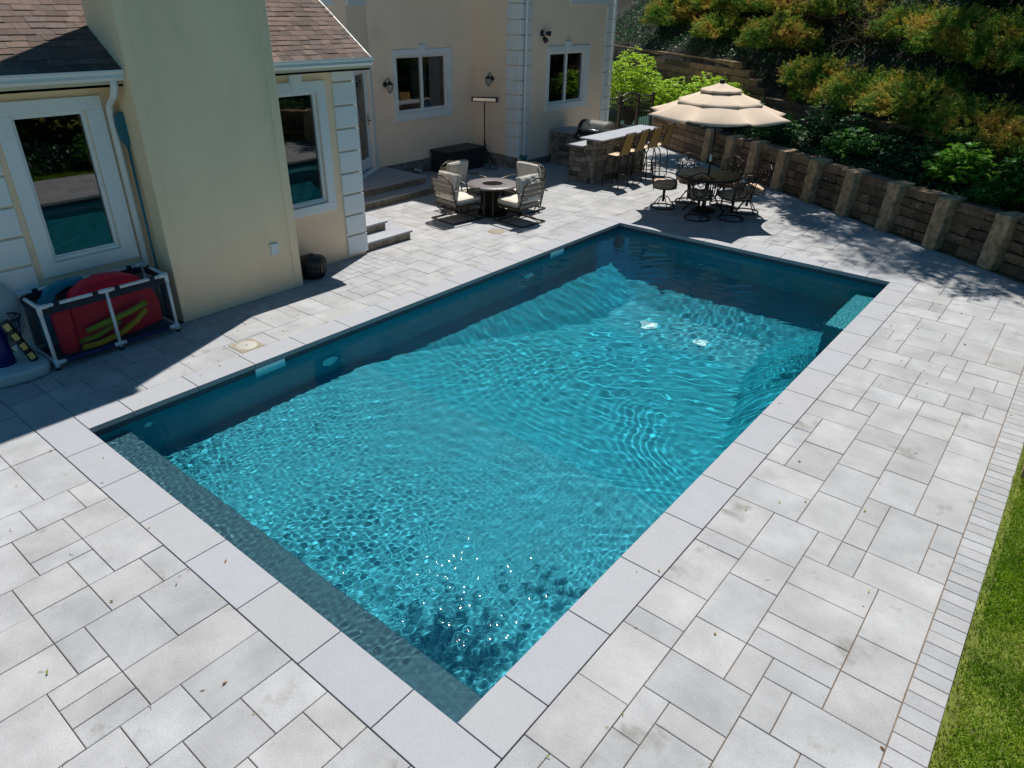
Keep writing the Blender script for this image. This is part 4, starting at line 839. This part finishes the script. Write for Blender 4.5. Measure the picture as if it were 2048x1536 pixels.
# ---- black pot
t = thing('fire_bowl', 'squat black ribbed pot by the wing wall', 'pot', (-1.86,4.02,0))
m = MB(); m.lathe([(.10,.0),(.15,.02),(.19,.10),(.20,.16),(.195,.17),(.205,.18),(.20,.28),(.19,.30),(.165,.305),(.16,.28)], 28, -1.86, 4.05); m.build('bowl', 'pot', t)
m = MB(); m.lathe([(.158,.29),(.16,.30),(.10,.335),(.03,.35),(.03,.365),(.001,.37)], 28, -1.86, 4.05); m.build('lid', 'pot', t)
m = MB()
for k in range(18): a = 2*PI*k/18; m.tube([(-1.86+rr_*math.cos(a), 4.05+rr_*math.sin(a), z_) for rr_, z_ in ((.155,.02),(.195,.10),(.205,.17),(.205,.27))], .006, 4)
m.build('ribs', 'pot', t)
# ================================================================ HILLSIDE, WALLS, PLANTS
def hill_z(t, s):
    top2 = 1.50+(.75 if t < -3 else .75*max(0, (-t)/3) if t < 0 else 0)
    if s < .3: return .78
    if s < 2.19: return .80+(s-.3)*.07
    z = top2-.05+min(s-2.19, 4.2)*.80+max(0, s-6.2)*.45
    return z+.12*math.sin(t*1.3+s)*min(1, s-2.0)+.08*math.sin(t*2.9-s*2.1)*min(1, s-2.0)
ts = [-16+.4*i for i in range(86)]; ss = [.16, .3, 1.0, 1.6, 2.18, 2.2]+[2.4+.4*i for i in range(40)]
m = MB(); m.s = True
m.grid([[(*wpt(t, s), hill_z(t, s)) for s in ss] for t in ts][::-1]); struct(m.build('hillside', 'soil'))
# lawn and the bank beyond it
m = MB(); m.s = True
def lawn_z(x, y): return -.03+.02*math.sin(x*3+y)+.015*math.sin(y*4.1)+max(0, x-10)*.55
m.grid([[(BI+.2+.45*i, y, lawn_z(BI+.2+.45*i, y)) for y in [-8+.5*j for j in range(38)]] for i in range(32)]); struct(m.build('lawn', 'lawn_soil'))
m = MB(); m.prism([(-60,-60),(60,-60),(60,-5),(-60,-5)], -.5, -.25); m.prism([(-60,-5),(-9,-5),(-9,60),(-60,60)], -.5, -.25); m.prism([(-9,30),(60,30),(60,60),(-9,60)], -.5, -.25); struct(m.build('ground', 'lawn_soil'))
rw = thing('retaining_wall', 'low retaining wall of weathered blocks and slanted concrete posts behind the patio', 'retaining wall', (2.5,14,0))
r6 = random.Random(4); bow = lambda t: -.11*math.sin(PI*max(0, min(9, t))/9)
def wblock(mb, t0, t1, s0, s1, z0, z1, jit=.012, r=r6):
    P = []
    for (t, s) in ((t0,s0),(t1,s0),(t1,s1),(t0,s1)): P.append((t, s))
    b = [(*wpt(t+r.uniform(-1,1)*jit*.3, s+bow(t)+r.uniform(-1,1)*jit), z0) for t, s in P]; c = [(*wpt(t+r.uniform(-1,1)*jit*.3, s+bow(t)+r.uniform(-1,1)*jit), z1+r.uniform(-1,1)*jit*.4) for t, s in P]
    mb.add(b+c, [(3,2,1,0),(4,5,6,7),(0,1,5,4),(1,2,6,5),(2,3,7,6),(3,0,4,7)])
for k in range(-0, 12):
    t0 = k*1.125; hh = .88 if k > 1 else .82; m = MB()
    P = [(t0, 0), (t0+.285, 0), (t0+.285, .42), (t0, .42)]; zs_ = [0, .2, .4, .6, .8, 1.0]; rows = []
    for zf in zs_:
        rows.append([(*wpt(t+r6.uniform(-1,1)*.006, s+bow(t0)+(.05*zf if s == 0 else 0)+r6.uniform(-1,1)*.006), hh*zf+(.02 if (zf == 1 and s > 0) else 0)) for t, s in P])
    vs_ = [p for rr_ in rows for p in rr_]; fs = [(3,2,1,0), (20,21,22,23)]
    for i in range(5):
        for j in range(4): a, b = i*4+j, i*4+(j+1)%4; fs.append((a, b, b+4, a+4))
    m.add(vs_, fs); m.build('post', 'post', rw, bevel=.018, seg=2)
    if k < 11:
        m = MB(); z = 0; nrow = 5
        for rw_ in range(nrow):
            zb = z; z += hh*.97/nrow; t = t0+.29; te = t0+1.12
            while t < te-.02:
                tn = min(t+r6.uniform(.28, .6), te); tn = te if te-tn < .12 else tn; wblock(m, t+.004, tn-.004, .15+.012*rw_, .5, zb+.006, z-.006, .042); t = tn
        m.build('block_panel', 'timber', rw, bevel=.014, seg=2)
m = MB()
for k in range(5):
    t = -3.15
    while t < -.02:
        tn = min(t+r6.uniform(.6, 1.3), -.01); tn = -.01 if -.01-tn < .2 else tn; wblock(m, t+.004, tn-.004, .02+.012*k, .5, k*.155+.004, (k+1)*.155-.004, .01); t = tn
m.build('block_panel', 'timber', rw, bevel=.014, seg=2)
m = MB(); t = 0
for k in range(4):
    t = -14
    while t < 13:
        tn = min(t+r6.uniform(1.1, 2.4), 13); z0 = .78+k*.19; wblock(m, t+.006, tn-.006, 1.98+.03*k, 2.3, z0, z0+.183, .012); t = tn
for k in range(4):
    t = -14
    while t < -.6-.5*k:
        tn = min(t+r6.uniform(.9, 1.8), -.6-.5*k); z0 = 1.54+k*.19; wblock(m, t+.006, tn-.006, 2.10+.04*k, 2.4, z0, z0+.183, .012); t = tn
tag(m.build('terrace_wall', 'timber', bevel=.016, seg=2), 'second terrace wall of long stacked timbers half hidden behind the shrubs', 'terrace wall')
# fence with gate
fn = thing('iron_fence', 'black iron fence with arched gate between the house corner and the retaining wall', 'fence', (-4.5,17.6,0))
FP = [Vector((-4.60,16.42)), Vector((-4.56,17.1)), Vector((-4.46,18.0)), Vector((-4.32,18.62))]; FH = 1.34
for p in FP[1:]:
    m = MB(); m.box(p.x-.035, p.x+.035, p.y-.035, p.y+.035, 0, FH+.03); m.box(p.x-.045, p.x+.045, p.y-.045, p.y+.045, FH+.03, FH+.05); m.build('post', 'black', fn)
for i, (a, b) in enumerate(zip(FP, FP[1:])):
    m = MB(); L = (b-a).length; nb = max(3, int(L/.095)); arch = lambda f: (.12*math.sin(PI*f) if i == 1 else 0)
    for k in range(1, nb): f = k/nb; p = a+(b-a)*f; m.tube([(p.x,p.y,.06),(p.x,p.y,FH-.02+arch(f))], .011, 4)
    for zz, ar in ((FH-.02, 1), (FH-.17, 1), (.12, 0)): m.tube([((a+(b-a)*f).x, (a+(b-a)*f).y, zz+arch(f)*ar) for f in [j/10 for j in range(11)]], .018, 4)
    m.build('gate' if i == 1 else 'panel', 'black', fn)
# -------- leaf geometry helpers
def leafobj(name, C_, Dr, Ln, Wd, m_, parent=None, rng=None, droop=.25, tri=False, local=True):
    N = len(C_); rng = rng or np.random.default_rng(0); Dr = Dr/np.linalg.norm(Dr, axis=1, keepdims=True)
    A = rng.normal(size=(N,3)); A[:,2] = np.abs(A[:,2])+.8; S = np.cross(Dr, A); S /= np.linalg.norm(S, axis=1, keepdims=True)+1e-9
    Ln = np.broadcast_to(Ln, (N,))[:,None]; Wd = np.broadcast_to(Wd, (N,))[:,None]
    tip = C_+Dr*Ln; tip[:,2] -= (Ln[:,0]*droop); midp = C_+Dr*Ln*.5
    if tri: V = np.stack([C_-S*Wd*.5, C_+S*Wd*.5, tip], 1); nv = 3
    else: V = np.stack([C_, midp+S*Wd*.5, tip, midp-S*Wd*.5], 1); nv = 4
    me = bpy.data.meshes.new(name); me.vertices.add(N*nv); me.vertices.foreach_set('co', V.reshape(-1).astype(np.float32)); me.loops.add(N*nv); me.loops.foreach_set('vertex_index', np.arange(N*nv))
    me.polygons.add(N); me.polygons.foreach_set('loop_start', np.arange(N)*nv); me.update(); me.validate(); me.materials.append(MT[m_])
    o = bpy.data.objects.new(name, me); COL.objects.link(o)
    if parent is not None: o.parent = parent
    return o
def rosette_bush(name, lb, cat, loc, rz, h, rad, ntip, ll, m_, seed, group=None, per=8, lean=(0,0)):
    rng = np.random.default_rng(seed); t = thing(name, lb, cat, loc, rz, group); C_ = []; Dr = []; Ls = []; st_ = MB()
    for i in range(ntip):
        a = rng.uniform(0, 2*PI); rr_ = rad*math.sqrt(rng.uniform(0, 1)); zz = h*(1-.55*(rr_/rad)**2)*rng.uniform(.55, 1.05); tip = np.array([rr_*math.cos(a)+lean[0]*zz, rr_*math.sin(a)+lean[1]*zz, zz])
        b0_ = np.array([rng.normal(0, .05), rng.normal(0, .05), -.05]); md = (tip+b0_)/2+np.array([0, 0, .12*h]) 
        if i % 3 == 0: st_.tube([tuple(b0_), tuple(md*.9), tuple(tip)], [.008, .006, .003], 4)
        for lv, f in ((1, 1.0), (0, .72)):
            c = tip*f+b0_*(1-f) if not lv else tip
            for k in range(per if lv else per//2):
                an = 2*PI*k/per*2.4+rng.uniform(0, .8); up = rng.uniform(.0, .75) if lv else rng.uniform(-.2, .3); d = np.array([math.cos(an), math.sin(an), up]); C_.append(c+d*.01+rng.normal(0, .012, 3)); Dr.append(d); Ls.append(ll*rng.uniform(.6, 1.2))
    Ls = np.array(Ls); leafobj('foliage', np.array(C_), np.array(Dr), Ls, Ls*.55, m_, t, rng); st_.build('stem', 'bark', t, local=True); return t
def juniper(name, lb, loc, rz, L_, Wd, Hh, seed, ntip=1500, m_='juniper'):
    rng = np.random.default_rng(seed); t = thing(name, lb, 'juniper', loc, rz, 'spreading junipers on the bank'); C_ = []; Dr = []
    ks = rng.uniform(0, 6, 6)
    for i in range(ntip):
        a = rng.uniform(0, 2*PI); e = math.asin(rng.uniform(-.25, 1)); d = np.array([math.cos(a)*math.cos(e), math.sin(a)*math.cos(e), math.sin(e)])
        lump = 1+.25*math.sin(3*a+ks[0]+2*e)+.18*math.sin(7*a+ks[1])*math.cos(5*e+ks[2])+rng.uniform(-.30, .08)
        p = d*np.array([L_, Wd, Hh])*lump; sp = d*np.array([1, 1, .35])+np.array([0, 0, .22])+rng.normal(0, .25, 3); sp /= np.linalg.norm(sp)
        n_ = 22; f = rng.uniform(0, 1, n_); sl = rng.uniform(.10, .22)
        C_.append(p+sp*(f*sl)[:,None]+rng.normal(0, .012, (n_,3))); Dr.append(sp*.7+rng.normal(0, .6, (n_,3)))
    C_ = np.concatenate(C_); Dr = np.concatenate(Dr); leafobj('foliage', C_, Dr, rng.uniform(.03, .065, len(C_)), .020, m_, t, rng, droop=.0, tri=True)
    b = MB()
    for k in range(9): a = rng.uniform(0, 6.28); b.tube([(0,0,-.1),(L_*.4*math.cos(a), Wd*.4*math.sin(a), Hh*.3),(L_*.8*math.cos(a), Wd*.8*math.sin(a), Hh*rng.uniform(.2,.6))], [.03,.02,.008], 5)
    b.build('branches', 'twig', t, local=True); return t
WA = math.atan2(WD.y, WD.x)
JP = [juniper('juniper', 'x', (0,0,0), 0, 1.05, .68, .38, 11), juniper('juniper', 'x', (0,0,0), 0, .9, .75, .44, 12), juniper('juniper', 'x', (0,0,0), 0, 1.2, .65, .34, 13)]
jun = [  # t, s, dz, scale, proto, rz
 (9.3,2.5,-.12,1.05,1,.3,'green gold juniper hanging over the terrace wall at the near end of the bank'),
 (7.7,2.45,-.08,1.0,0,2.9,'juniper draped over the terrace wall above the brightest green bush'),
 (6.1,2.5,-.05,1.0,2,.1,'juniper mound on the terrace wall, second along from the bright bush'),
 (4.6,2.6,-.02,.95,1,1.8,'rust brown juniper on the terrace wall midway along the bank'),
 (3.1,2.7,-.05,1.0,0,.2,'juniper on the terrace wall just beyond the umbrella edge'),
 (1.6,2.8,-.1,.9,2,3.0,'juniper low on the bank directly behind the umbrella top'),
 (8.9,4.1,.0,1.1,0,.5,'second row juniper at the near end of the bank, sun tipped'),
 (7.0,3.9,.05,1.1,2,3.3,'second row juniper above the dark gap in the bank'),
 (5.3,4.1,.0,1.1,1,.9,'second row juniper in the middle of the bank, brown inside'),
 (3.6,4.0,.0,1.1,0,2.6,'second row juniper rising behind the rust brown one'),
 (2.1,4.3,.0,1.0,2,.0,'second row juniper beside the bare twiggy shrub'),
 (8.2,5.7,.0,1.15,1,2.2,'uppermost juniper near the ivy at the near end'),
 (6.2,5.7,.0,1.15,0,.4,'uppermost juniper in shade below the dogwood branch'),
 (4.3,5.8,.0,1.1,2,3.1,'uppermost juniper in the centre of the bank'),
 (-.9,4.6,.1,1.0,0,1.2,'juniper above the far timber wall, golden in the sun'),
 (-3.4,3.9,.15,1.1,2,.2,'juniper trailing over the top of the far timber wall'),
 (-5.6,4.0,.1,1.1,1,2.0,'yellow green juniper above the wall nearest the house corner'),
 (-4.2,5.4,.1,1.2,0,.7,'high juniper beyond the fence at the head of the slope'),
 (-1.9,5.9,.1,1.1,1,.7,'high juniper among the bare twigs beyond the umbrella'),
 (10.6,3.3,.0,1.1,2,1.0,'juniper at the picture edge past the last wall post'),
 (.4,3.0,-.1,.8,1,1.0,'small juniper by the far wall end behind the umbrella'),
 (9.9,5.2,.0,1.2,0,2.0,'juniper in the third row at the picture edge'),
 (-1.6,3.1,.1,.9,1,.2,'olive juniper spilling over the far timber wall end beside the twigs'),
 (-4.9,3.1,.1,.9,0,2.6,'juniper spilling over the far timber wall behind the tall lime shrub'),
 (-6.9,4.6,.2,1.3,2,.4,'juniper at the left end of the slope next to the house edge'),
 (-6.2,6.6,.1,1.4,0,1.4,'juniper highest on the slope beside the house edge'),
 (-3.2,7.2,.1,1.4,1,2.4,'juniper highest on the slope above the gate'),
 (-.6,7.4,.1,1.4,2,.8,'juniper at the top of the slope above the bare twigs'),
 (-8.4,3.6,.1,1.1,1,.4,'juniper on the far wall just visible past the house edge, lower one'),
 (-9.6,5.2,.1,1.4,0,2.4,'juniper on the slope just visible past the house edge, middle one'),
 (-8.8,7.4,.2,1.5,2,1.4,'juniper on the slope just visible past the house edge, upper one'),
 (-12.0,6.5,.2,1.6,1,.9,'large far juniper on the slope directly behind the house edge'),
 (2.6,7.2,.1,1.3,0,1.9,'juniper at the top of the slope left of the dogwood')]
first = set()
for (t, s, dz, k, pi_, rz, lb) in jun:
    k *= 1.22; loc = (*wpt(t, s), hill_z(t, s)+dz)
    if pi_ not in first:
        first.add(pi_); o = JP[pi_]; o.matrix_basis = TR(loc) @ RO(rz+WA, 4, 'Z') @ Matrix.Scale(k, 4); o['label'] = lb
    else: dup(JP[pi_], loc, rz+WA, lb, scale=k)
# hydrangea type bushes in the bed
beds = [(.6,.95,.75,.60,70,.12,'shade_leaf','glossy dark bush in the bed right behind the umbrella edge'),
 (1.9,.9,.62,.55,70,.11,'hydr','leafy green bush in the bed left of the darker glossy one near the umbrella'),
 (3.1,1.2,.95,.6,80,.11,'shade_leaf','tall glossy bush with pale highlights in the bed beyond the umbrella'),
 (4.5,1.0,.62,.62,80,.14,'hydr','rounded green bush in the bed above the middle wall posts'),
 (5.75,1.2,.50,.5,60,.10,'shade_leaf','small sparse dark bush in the bed between two green ones'),
 (7.25,1.05,.78,.55,90,.16,'hydr_bright','brightest lime green bush in the bed above the wall posts'),
 (8.2,1.5,.9,.5,60,.13,'hydr','tall thin bush in the bed behind the brightest bush'),
 (8.95,.9,.72,.5,80,.13,'hydr','bush in the bed above the last big wall post'),
 (9.9,1.1,1.0,.6,70,.13,'hydr_bright','large bush at the very end of the bed near the picture edge'),
 (.1,.6,.5,.4,50,.10,'shade_leaf','low dark plant spilling over the wall top behind the umbrella pole'),
 (2.5,.55,.5,.4,50,.10,'shade_leaf','low dark plant over the wall between the two bushes near the umbrella'),
 (3.8,1.5,.8,.55,70,.11,'shade_leaf','dark bush against the terrace wall left of the rounded green bush'),
 (5.1,1.6,.8,.5,60,.12,'shade_leaf','dark bush against the terrace wall right of the rounded green bush'),
 (6.5,1.0,.55,.45,60,.10,'shade_leaf','dark bush immediately left of the brightest lime bush'),
 (6.3,1.65,1.0,.5,60,.12,'hydr','leggy green bush reaching up the terrace wall'),
 (8.4,.6,.45,.4,50,.10,'hydr','low green plant at the wall top between the last two posts'),
 (-.5,1.2,.7,.6,80,.12,'hydr','green bush in the bed hidden behind the umbrella canopy')]
for i, (t, s, h, rad, nt, ll, mm, lb) in enumerate(beds): rosette_bush('leafy_bush', lb, 'bush', (*wpt(t, s), hill_z(t, s)-.02), i*.7, h, rad, nt, ll, mm, 30+i, 'leafy bushes in the planting bed')
# sunny lime shrubs by the fence
for i, (x, y, z, h, rad, nt, lb) in enumerate(((-5.9,20.0,.2,2.25,1.15,620,'tall sunny lime green shrub beyond the fence next to the house corner'),
     (-4.4,20.2,.35,1.35,.9,380,'lime green shrub behind the iron gate'), (-2.9,19.4,.55,1.45,.85,380,'lime green shrub between the iron fence and the umbrella'), (-1.9,18.6,.7,1.15,.7,300,'low lime shrub tucked behind the umbrella edge'))):
    rosette_bush('lime_shrub', lb, 'shrub', (x, y, z), i, h, rad, nt, .105, 'lime_leaf', 60+i, 'sunny lime shrubs by the fence', per=7)
rosette_bush('lime_shrub', 'small bright shrub on the bank above the umbrella right edge', 'shrub', (*wpt(2.6,2.1), 1.2), 0, .75, .32, 60, .11, 'hydr_bright', 70, 'sunny lime shrubs by the fence')
# bare twiggy shrubs
def bare(loc, rz, lb, seed, n=170, sz=1.6):
    rng = np.random.default_rng(seed); t = thing('bare_shrub', lb, 'bare shrub', loc, rz, 'tangles of bare twigs'); b = MB()
    for i in range(n):
        a = rng.uniform(0, 6.28); p = np.array([rng.normal(0, .3), rng.normal(0, .3), -.1]); d = np.array([math.cos(a)*.7, math.sin(a)*.7, rng.uniform(.3, 1.3)]); pts = [tuple(p)]
        for j in range(7): d = d+rng.normal(0, .28, 3)+np.array([0, 0, -.13*j*.4]); p = p+d/np.linalg.norm(d)*sz/7; pts.append(tuple(p))
        b.tube(pts, [.011-.0012*j for j in range(8)], 3)
    b.build('twigs', 'twig', t, local=True)
    C_ = rng.normal(0, 1, (700,3))*np.array([.6,.6,.4])*sz*.6+np.array([0,0,.5*sz]); leafobj('foliage', C_, rng.normal(0, 1, (700,3)), .05, .02, 'juniper', t, rng); return t
bare((*wpt(.6,4.4), hill_z(.6,4.4)), 0, 'tangled bare twigs on the bank beyond the umbrella finial', 1)
bare((*wpt(-1.4,4.4), hill_z(-1.4,4.4)-.1), 1, 'bare vines sprawling on the slope above the far timber wall', 2)
bare((*wpt(-2.9,4.7), hill_z(-2.9,4.7)), 2, 'dry brown twigs on the slope beyond the lime shrubs', 3)
bare((*wpt(1.6,5.6), hill_z(1.6,5.6)), 3, 'dark bare brush at the top of the slope by the dogwood', 4, 190, 1.9)
# trees (crowns stand above the picture)
def tree(lb, loc, h, crown, seed, nleaf=5200, ll=.13, m_='tree_leaf', nm='tree', ncl=60, cat='tree', tr_=.14, group='trees at the top of the bank', lean=(0,0)):
    rng = np.random.default_rng(seed); t = thing(nm, lb, cat, loc, 0, group); b = MB(); cz_ = (h+crown[3])/2 if len(crown) > 3 else h*.72
    top = np.array([lean[0], lean[1], h]); b.tube([(0,0,-.4),(lean[0]*.1,lean[1]*.1,h*.25),(lean[0]*.5,lean[1]*.5,h*.55),(lean[0],lean[1],h*.9)], [tr_*1.25, tr_, tr_*.7, tr_*.25], 9)
    CC = []
    for i in range(ncl):
        d = rng.normal(size=3); d /= np.linalg.norm(d); f = rng.uniform(.35, 1)**.6; c = np.array([lean[0], lean[1], crown[2]])+d*np.array([crown[0], crown[0], crown[1]])*f; CC.append(c)
        if i % 3 == 0:
            s_ = np.array([lean[0]*.45, lean[1]*.45, h*rng.uniform(.3, .55)]); mid_ = (s_+c)/2+np.array([0,0,-.15]); b.tube([tuple(s_), tuple(mid_), tuple(c)], [tr_*.4, tr_*.22, .015], 5)
    b.build('trunk', 'bark', t, local=True); CC = np.array(CC); idx_ = rng.integers(0, ncl, nleaf); C_ = CC[idx_]+rng.normal(0, 1, (nleaf,3))*np.array([.34,.34,.24])*crown[0]/2.4; Ls = ll*rng.uniform(.6,1.2,nleaf)
    leafobj('crown', C_, rng.normal(0,1,(nleaf,3)), Ls, Ls*.6, m_, t, rng); return t
def hz(t, s): return (*wpt(t, s), hill_z(t, s))
tree('slender tree trunk rising from the bank beyond the dining table', hz(.6,6.4), 11, (2.7,1.4,10), 101, 7600, ncl=62, lean=(.1,-2.2))
tree('tree trunk standing in the dark top corner of the bank', hz(7.6,9.6), 8.0, (3.0,2.0,5.0), 102, 16000, ncl=110)
tree('tree at the head of the slope above the middle junipers', hz(5.0,11.0), 8.5, (2.8,2.0,5.2), 103, 15000, ncl=100)
tree('tree high behind the bare twigs', hz(-.2,11.0), 8.0, (2.6,1.9,5.0), 104, 12000, ncl=90)
tree('tree past the picture edge whose crown leans over the wall', hz(11.6,6.6), 7.0, (2.2,1.6,4.6), 105, 7000, lean=(-.2,-.2))
for k, t_ in enumerate((-3.3,-1.3,.7,2.5,5.7)):
    p0_ = hz(t_+.3,5.6); p1_ = wpt(t_,2.0); tree('overhanging tree on the bank shading the retaining wall, '+['first','second','third','fourth','fifth'][k]+' from the fence', p0_, 5.6, (1.15,.7,9.0-p0_[2]), 160+k, 3000, ll=.15, nm='leaning_tree', ncl=30, tr_=.07, lean=(p1_[0]-p0_[0],p1_[1]-p0_[1]), group='leaning trees over the wall')
for k, (t_, s_) in enumerate(((-8,10.5),(-4.5,11),(-1.5,12.5),(2,13),(5.5,13),(9,12.5),(12.5,11))):
    tree('tall dark woodland tree behind the bank, '+['first','second','third','fourth','fifth','sixth','seventh'][k]+' counted from the house', hz(t_,s_), 7.5, (2.7,3.0,4.6), 140+k, 9000, ll=.24, m_='shade_leaf', nm='woodland_tree', ncl=80, group='woodland behind the bank')
tree('dogwood with pale layered leaves reaching down at the top of the picture', hz(4.1,5.4), 2.6, (1.15,.30,1.75), 106, 2200, ll=.13, m_='dog_leaf', nm='dogwood', ncl=26, tr_=.05)
rng = np.random.default_rng(9)
def scatter_hill(n, t0, t1, s0, s1, h0, h1):
    t = rng.uniform(t0, t1, n); s = rng.uniform(s0, s1, n); return np.array([(*wpt(a, b), hill_z(a, b)+rng.uniform(h0, h1)) for a, b in zip(t, s)])
C_ = scatter_hill(22000, -12, 13, 4.4, 15, -.02, .22); stuff(leafobj('ivy', C_, rng.normal(0,1,(len(C_),3))+np.array([0,0,.4]), .09, .075, 'ivy'), 'dark ivy covering the top of the bank', 'ivy')
C_ = scatter_hill(42000, -14, 13, 2.3, 8, -.02, .22); stuff(leafobj('ground_cover', C_, rng.normal(0,1,(len(C_),3))+np.array([0,0,.3]), .085, .055, 'shade_leaf'), 'low dark green ground cover between the junipers', 'ground cover')
C_ = scatter_hill(9000, -3, 12, .45, 1.9, .0, .12); stuff(leafobj('bed_cover', C_, rng.normal(0,1,(len(C_),3))+np.array([0,0,.3]), .08, .05, 'shade_leaf'), 'dark low leaves filling the planting bed', 'ground cover')
bx0 = rng.uniform(7.45, 11.5, 26000); by0 = rng.uniform(-6, 10.2, 26000); kp = (bx0 > 8.4) | (by0 > 3.6+rng.normal(0,.15,26000)); bx0, by0 = bx0[kp], by0[kp]; C_ = np.stack([bx0, by0, rng.uniform(0, .5, len(bx0))*np.minimum(1, .3+(bx0-7.45))], 1); stuff(leafobj('bank_cover', C_, rng.normal(0,1,(len(C_),3)), .11, .08, 'ivy'), 'dark shrub cover beyond the lawn', 'ground cover')
C_ = scatter_hill(3500, -3, 12, .3, 1.9, .0, .02); stuff(leafobj('leaf_mulch', C_, rng.normal(0,1,(len(C_),3))*np.array([1,1,.2]), .05, .03, 'litter', droop=0), 'dry leaf mulch on the planting bed', 'mulch')
# grass
N = 270000; gx = BI+.21+np.where(rng.uniform(0,1,N) < .6, rng.uniform(0, 1.5, N), rng.uniform(0, 2.6, N)); gy = rng.uniform(-3.8, 10.2, N); keep = (np.sin(gx*5+gy*3)+np.sin(gy*7-gx*4)+rng.normal(0, .9, N)) > -2.0; keep &= ~((gx < BI+.27) & (rng.uniform(0, 1, N) < .75)); gx, gy = gx[keep], gy[keep]; N = len(gx)
C_ = np.stack([gx, gy, np.full(N, -.034)+.02*np.sin(gx*3+gy)+.015*np.sin(gy*4.1)], 1); d = rng.normal(0, .55, (N,3)); d[:,2] = 1; stuff(leafobj('grass', C_, d, rng.uniform(.03, .07, N), .009, 'grass_blade', rng=rng, droop=0, tri=True), 'bright green mown grass beside the paving', 'grass')
tree('small garden shrub tree beyond the lawn edge, out of the picture', (9.6,6.5,.0), 3.4, (1.3,1.1,2.2), 110, 5000, nm='garden_tree', cat='tree', group='trees past the lawn')
for i, (x, y) in enumerate(((12,9),(12.5,4.5),(12.5,0),(12,-4.5))): tree(('bushy tree beyond the lawn, '+['level with the far coping','level with the pool middle','level with the shallow end','behind the camera'][i]), (x,y,.6), 3.2, (2.4,2.4,1.3), 120+i, 9000, ll=.2, m_='shade_leaf', ncl=70, group='trees past the lawn')
rosette_bush('edge_plant', 'small green plant leaning over the paving from the lawn edge', 'plant', (7.16,7.4,0), 0, .45, .22, 26, .09, 'hydr', 71)
rosette_bush('edge_plant', 'low plant behind the timber edging by the lawn', 'plant', (7.55,5.1,0), 0, .75, .34, 60, .09, 'hydr', 72)
m = MB(); m.box(7.11,7.27,5.05,6.3,-.05,.20); m.box(7.11,7.25,4.98,6.2,.205,.36); tag(m.build('timber_edging', 'post', bevel=.015, seg=2), 'stacked timber edging block at the lawn edge', 'timber edging')
# litter
N = 150; px = []; 
while len(px) < N:
    x, y = rng.uniform(-1.2, 6.9), rng.uniform(-1.9, 10.5)
    if -.02 < x < W+.02 and -.02 < y < LP+.02: continue
    px.append((x, y, .006+rng.uniform(0, .006)))
C_ = np.array(px); d = rng.normal(0, 1, (N,3)); d[:,2] *= .12; stuff(leafobj('leaf_litter', C_, d, rng.uniform(.014, .05, N), rng.uniform(.006, .02, N), 'litter', rng=rng, droop=0), 'scattered fallen leaves and bits on the paving', 'leaf litter')
m = MB()
for i in range(34):
    x, y = rng.uniform(-.9, 6.8), rng.uniform(-1.9, 4.5)
    if -.05 < x < W+.05 and y > -.05: continue
    a = rng.uniform(0, 6.28); L_ = rng.uniform(.01, .03); m.tube([(x,y,.007),(x+L_*math.cos(a),y+L_*math.sin(a),.009),(x+L_*1.6*math.cos(a+.4),y+L_*1.6*math.sin(a+.4),.007)], .0016, 3)
stuff(m.build('twig_litter', 'twig'), 'tiny dry twigs scattered on the paving', 'twigs')
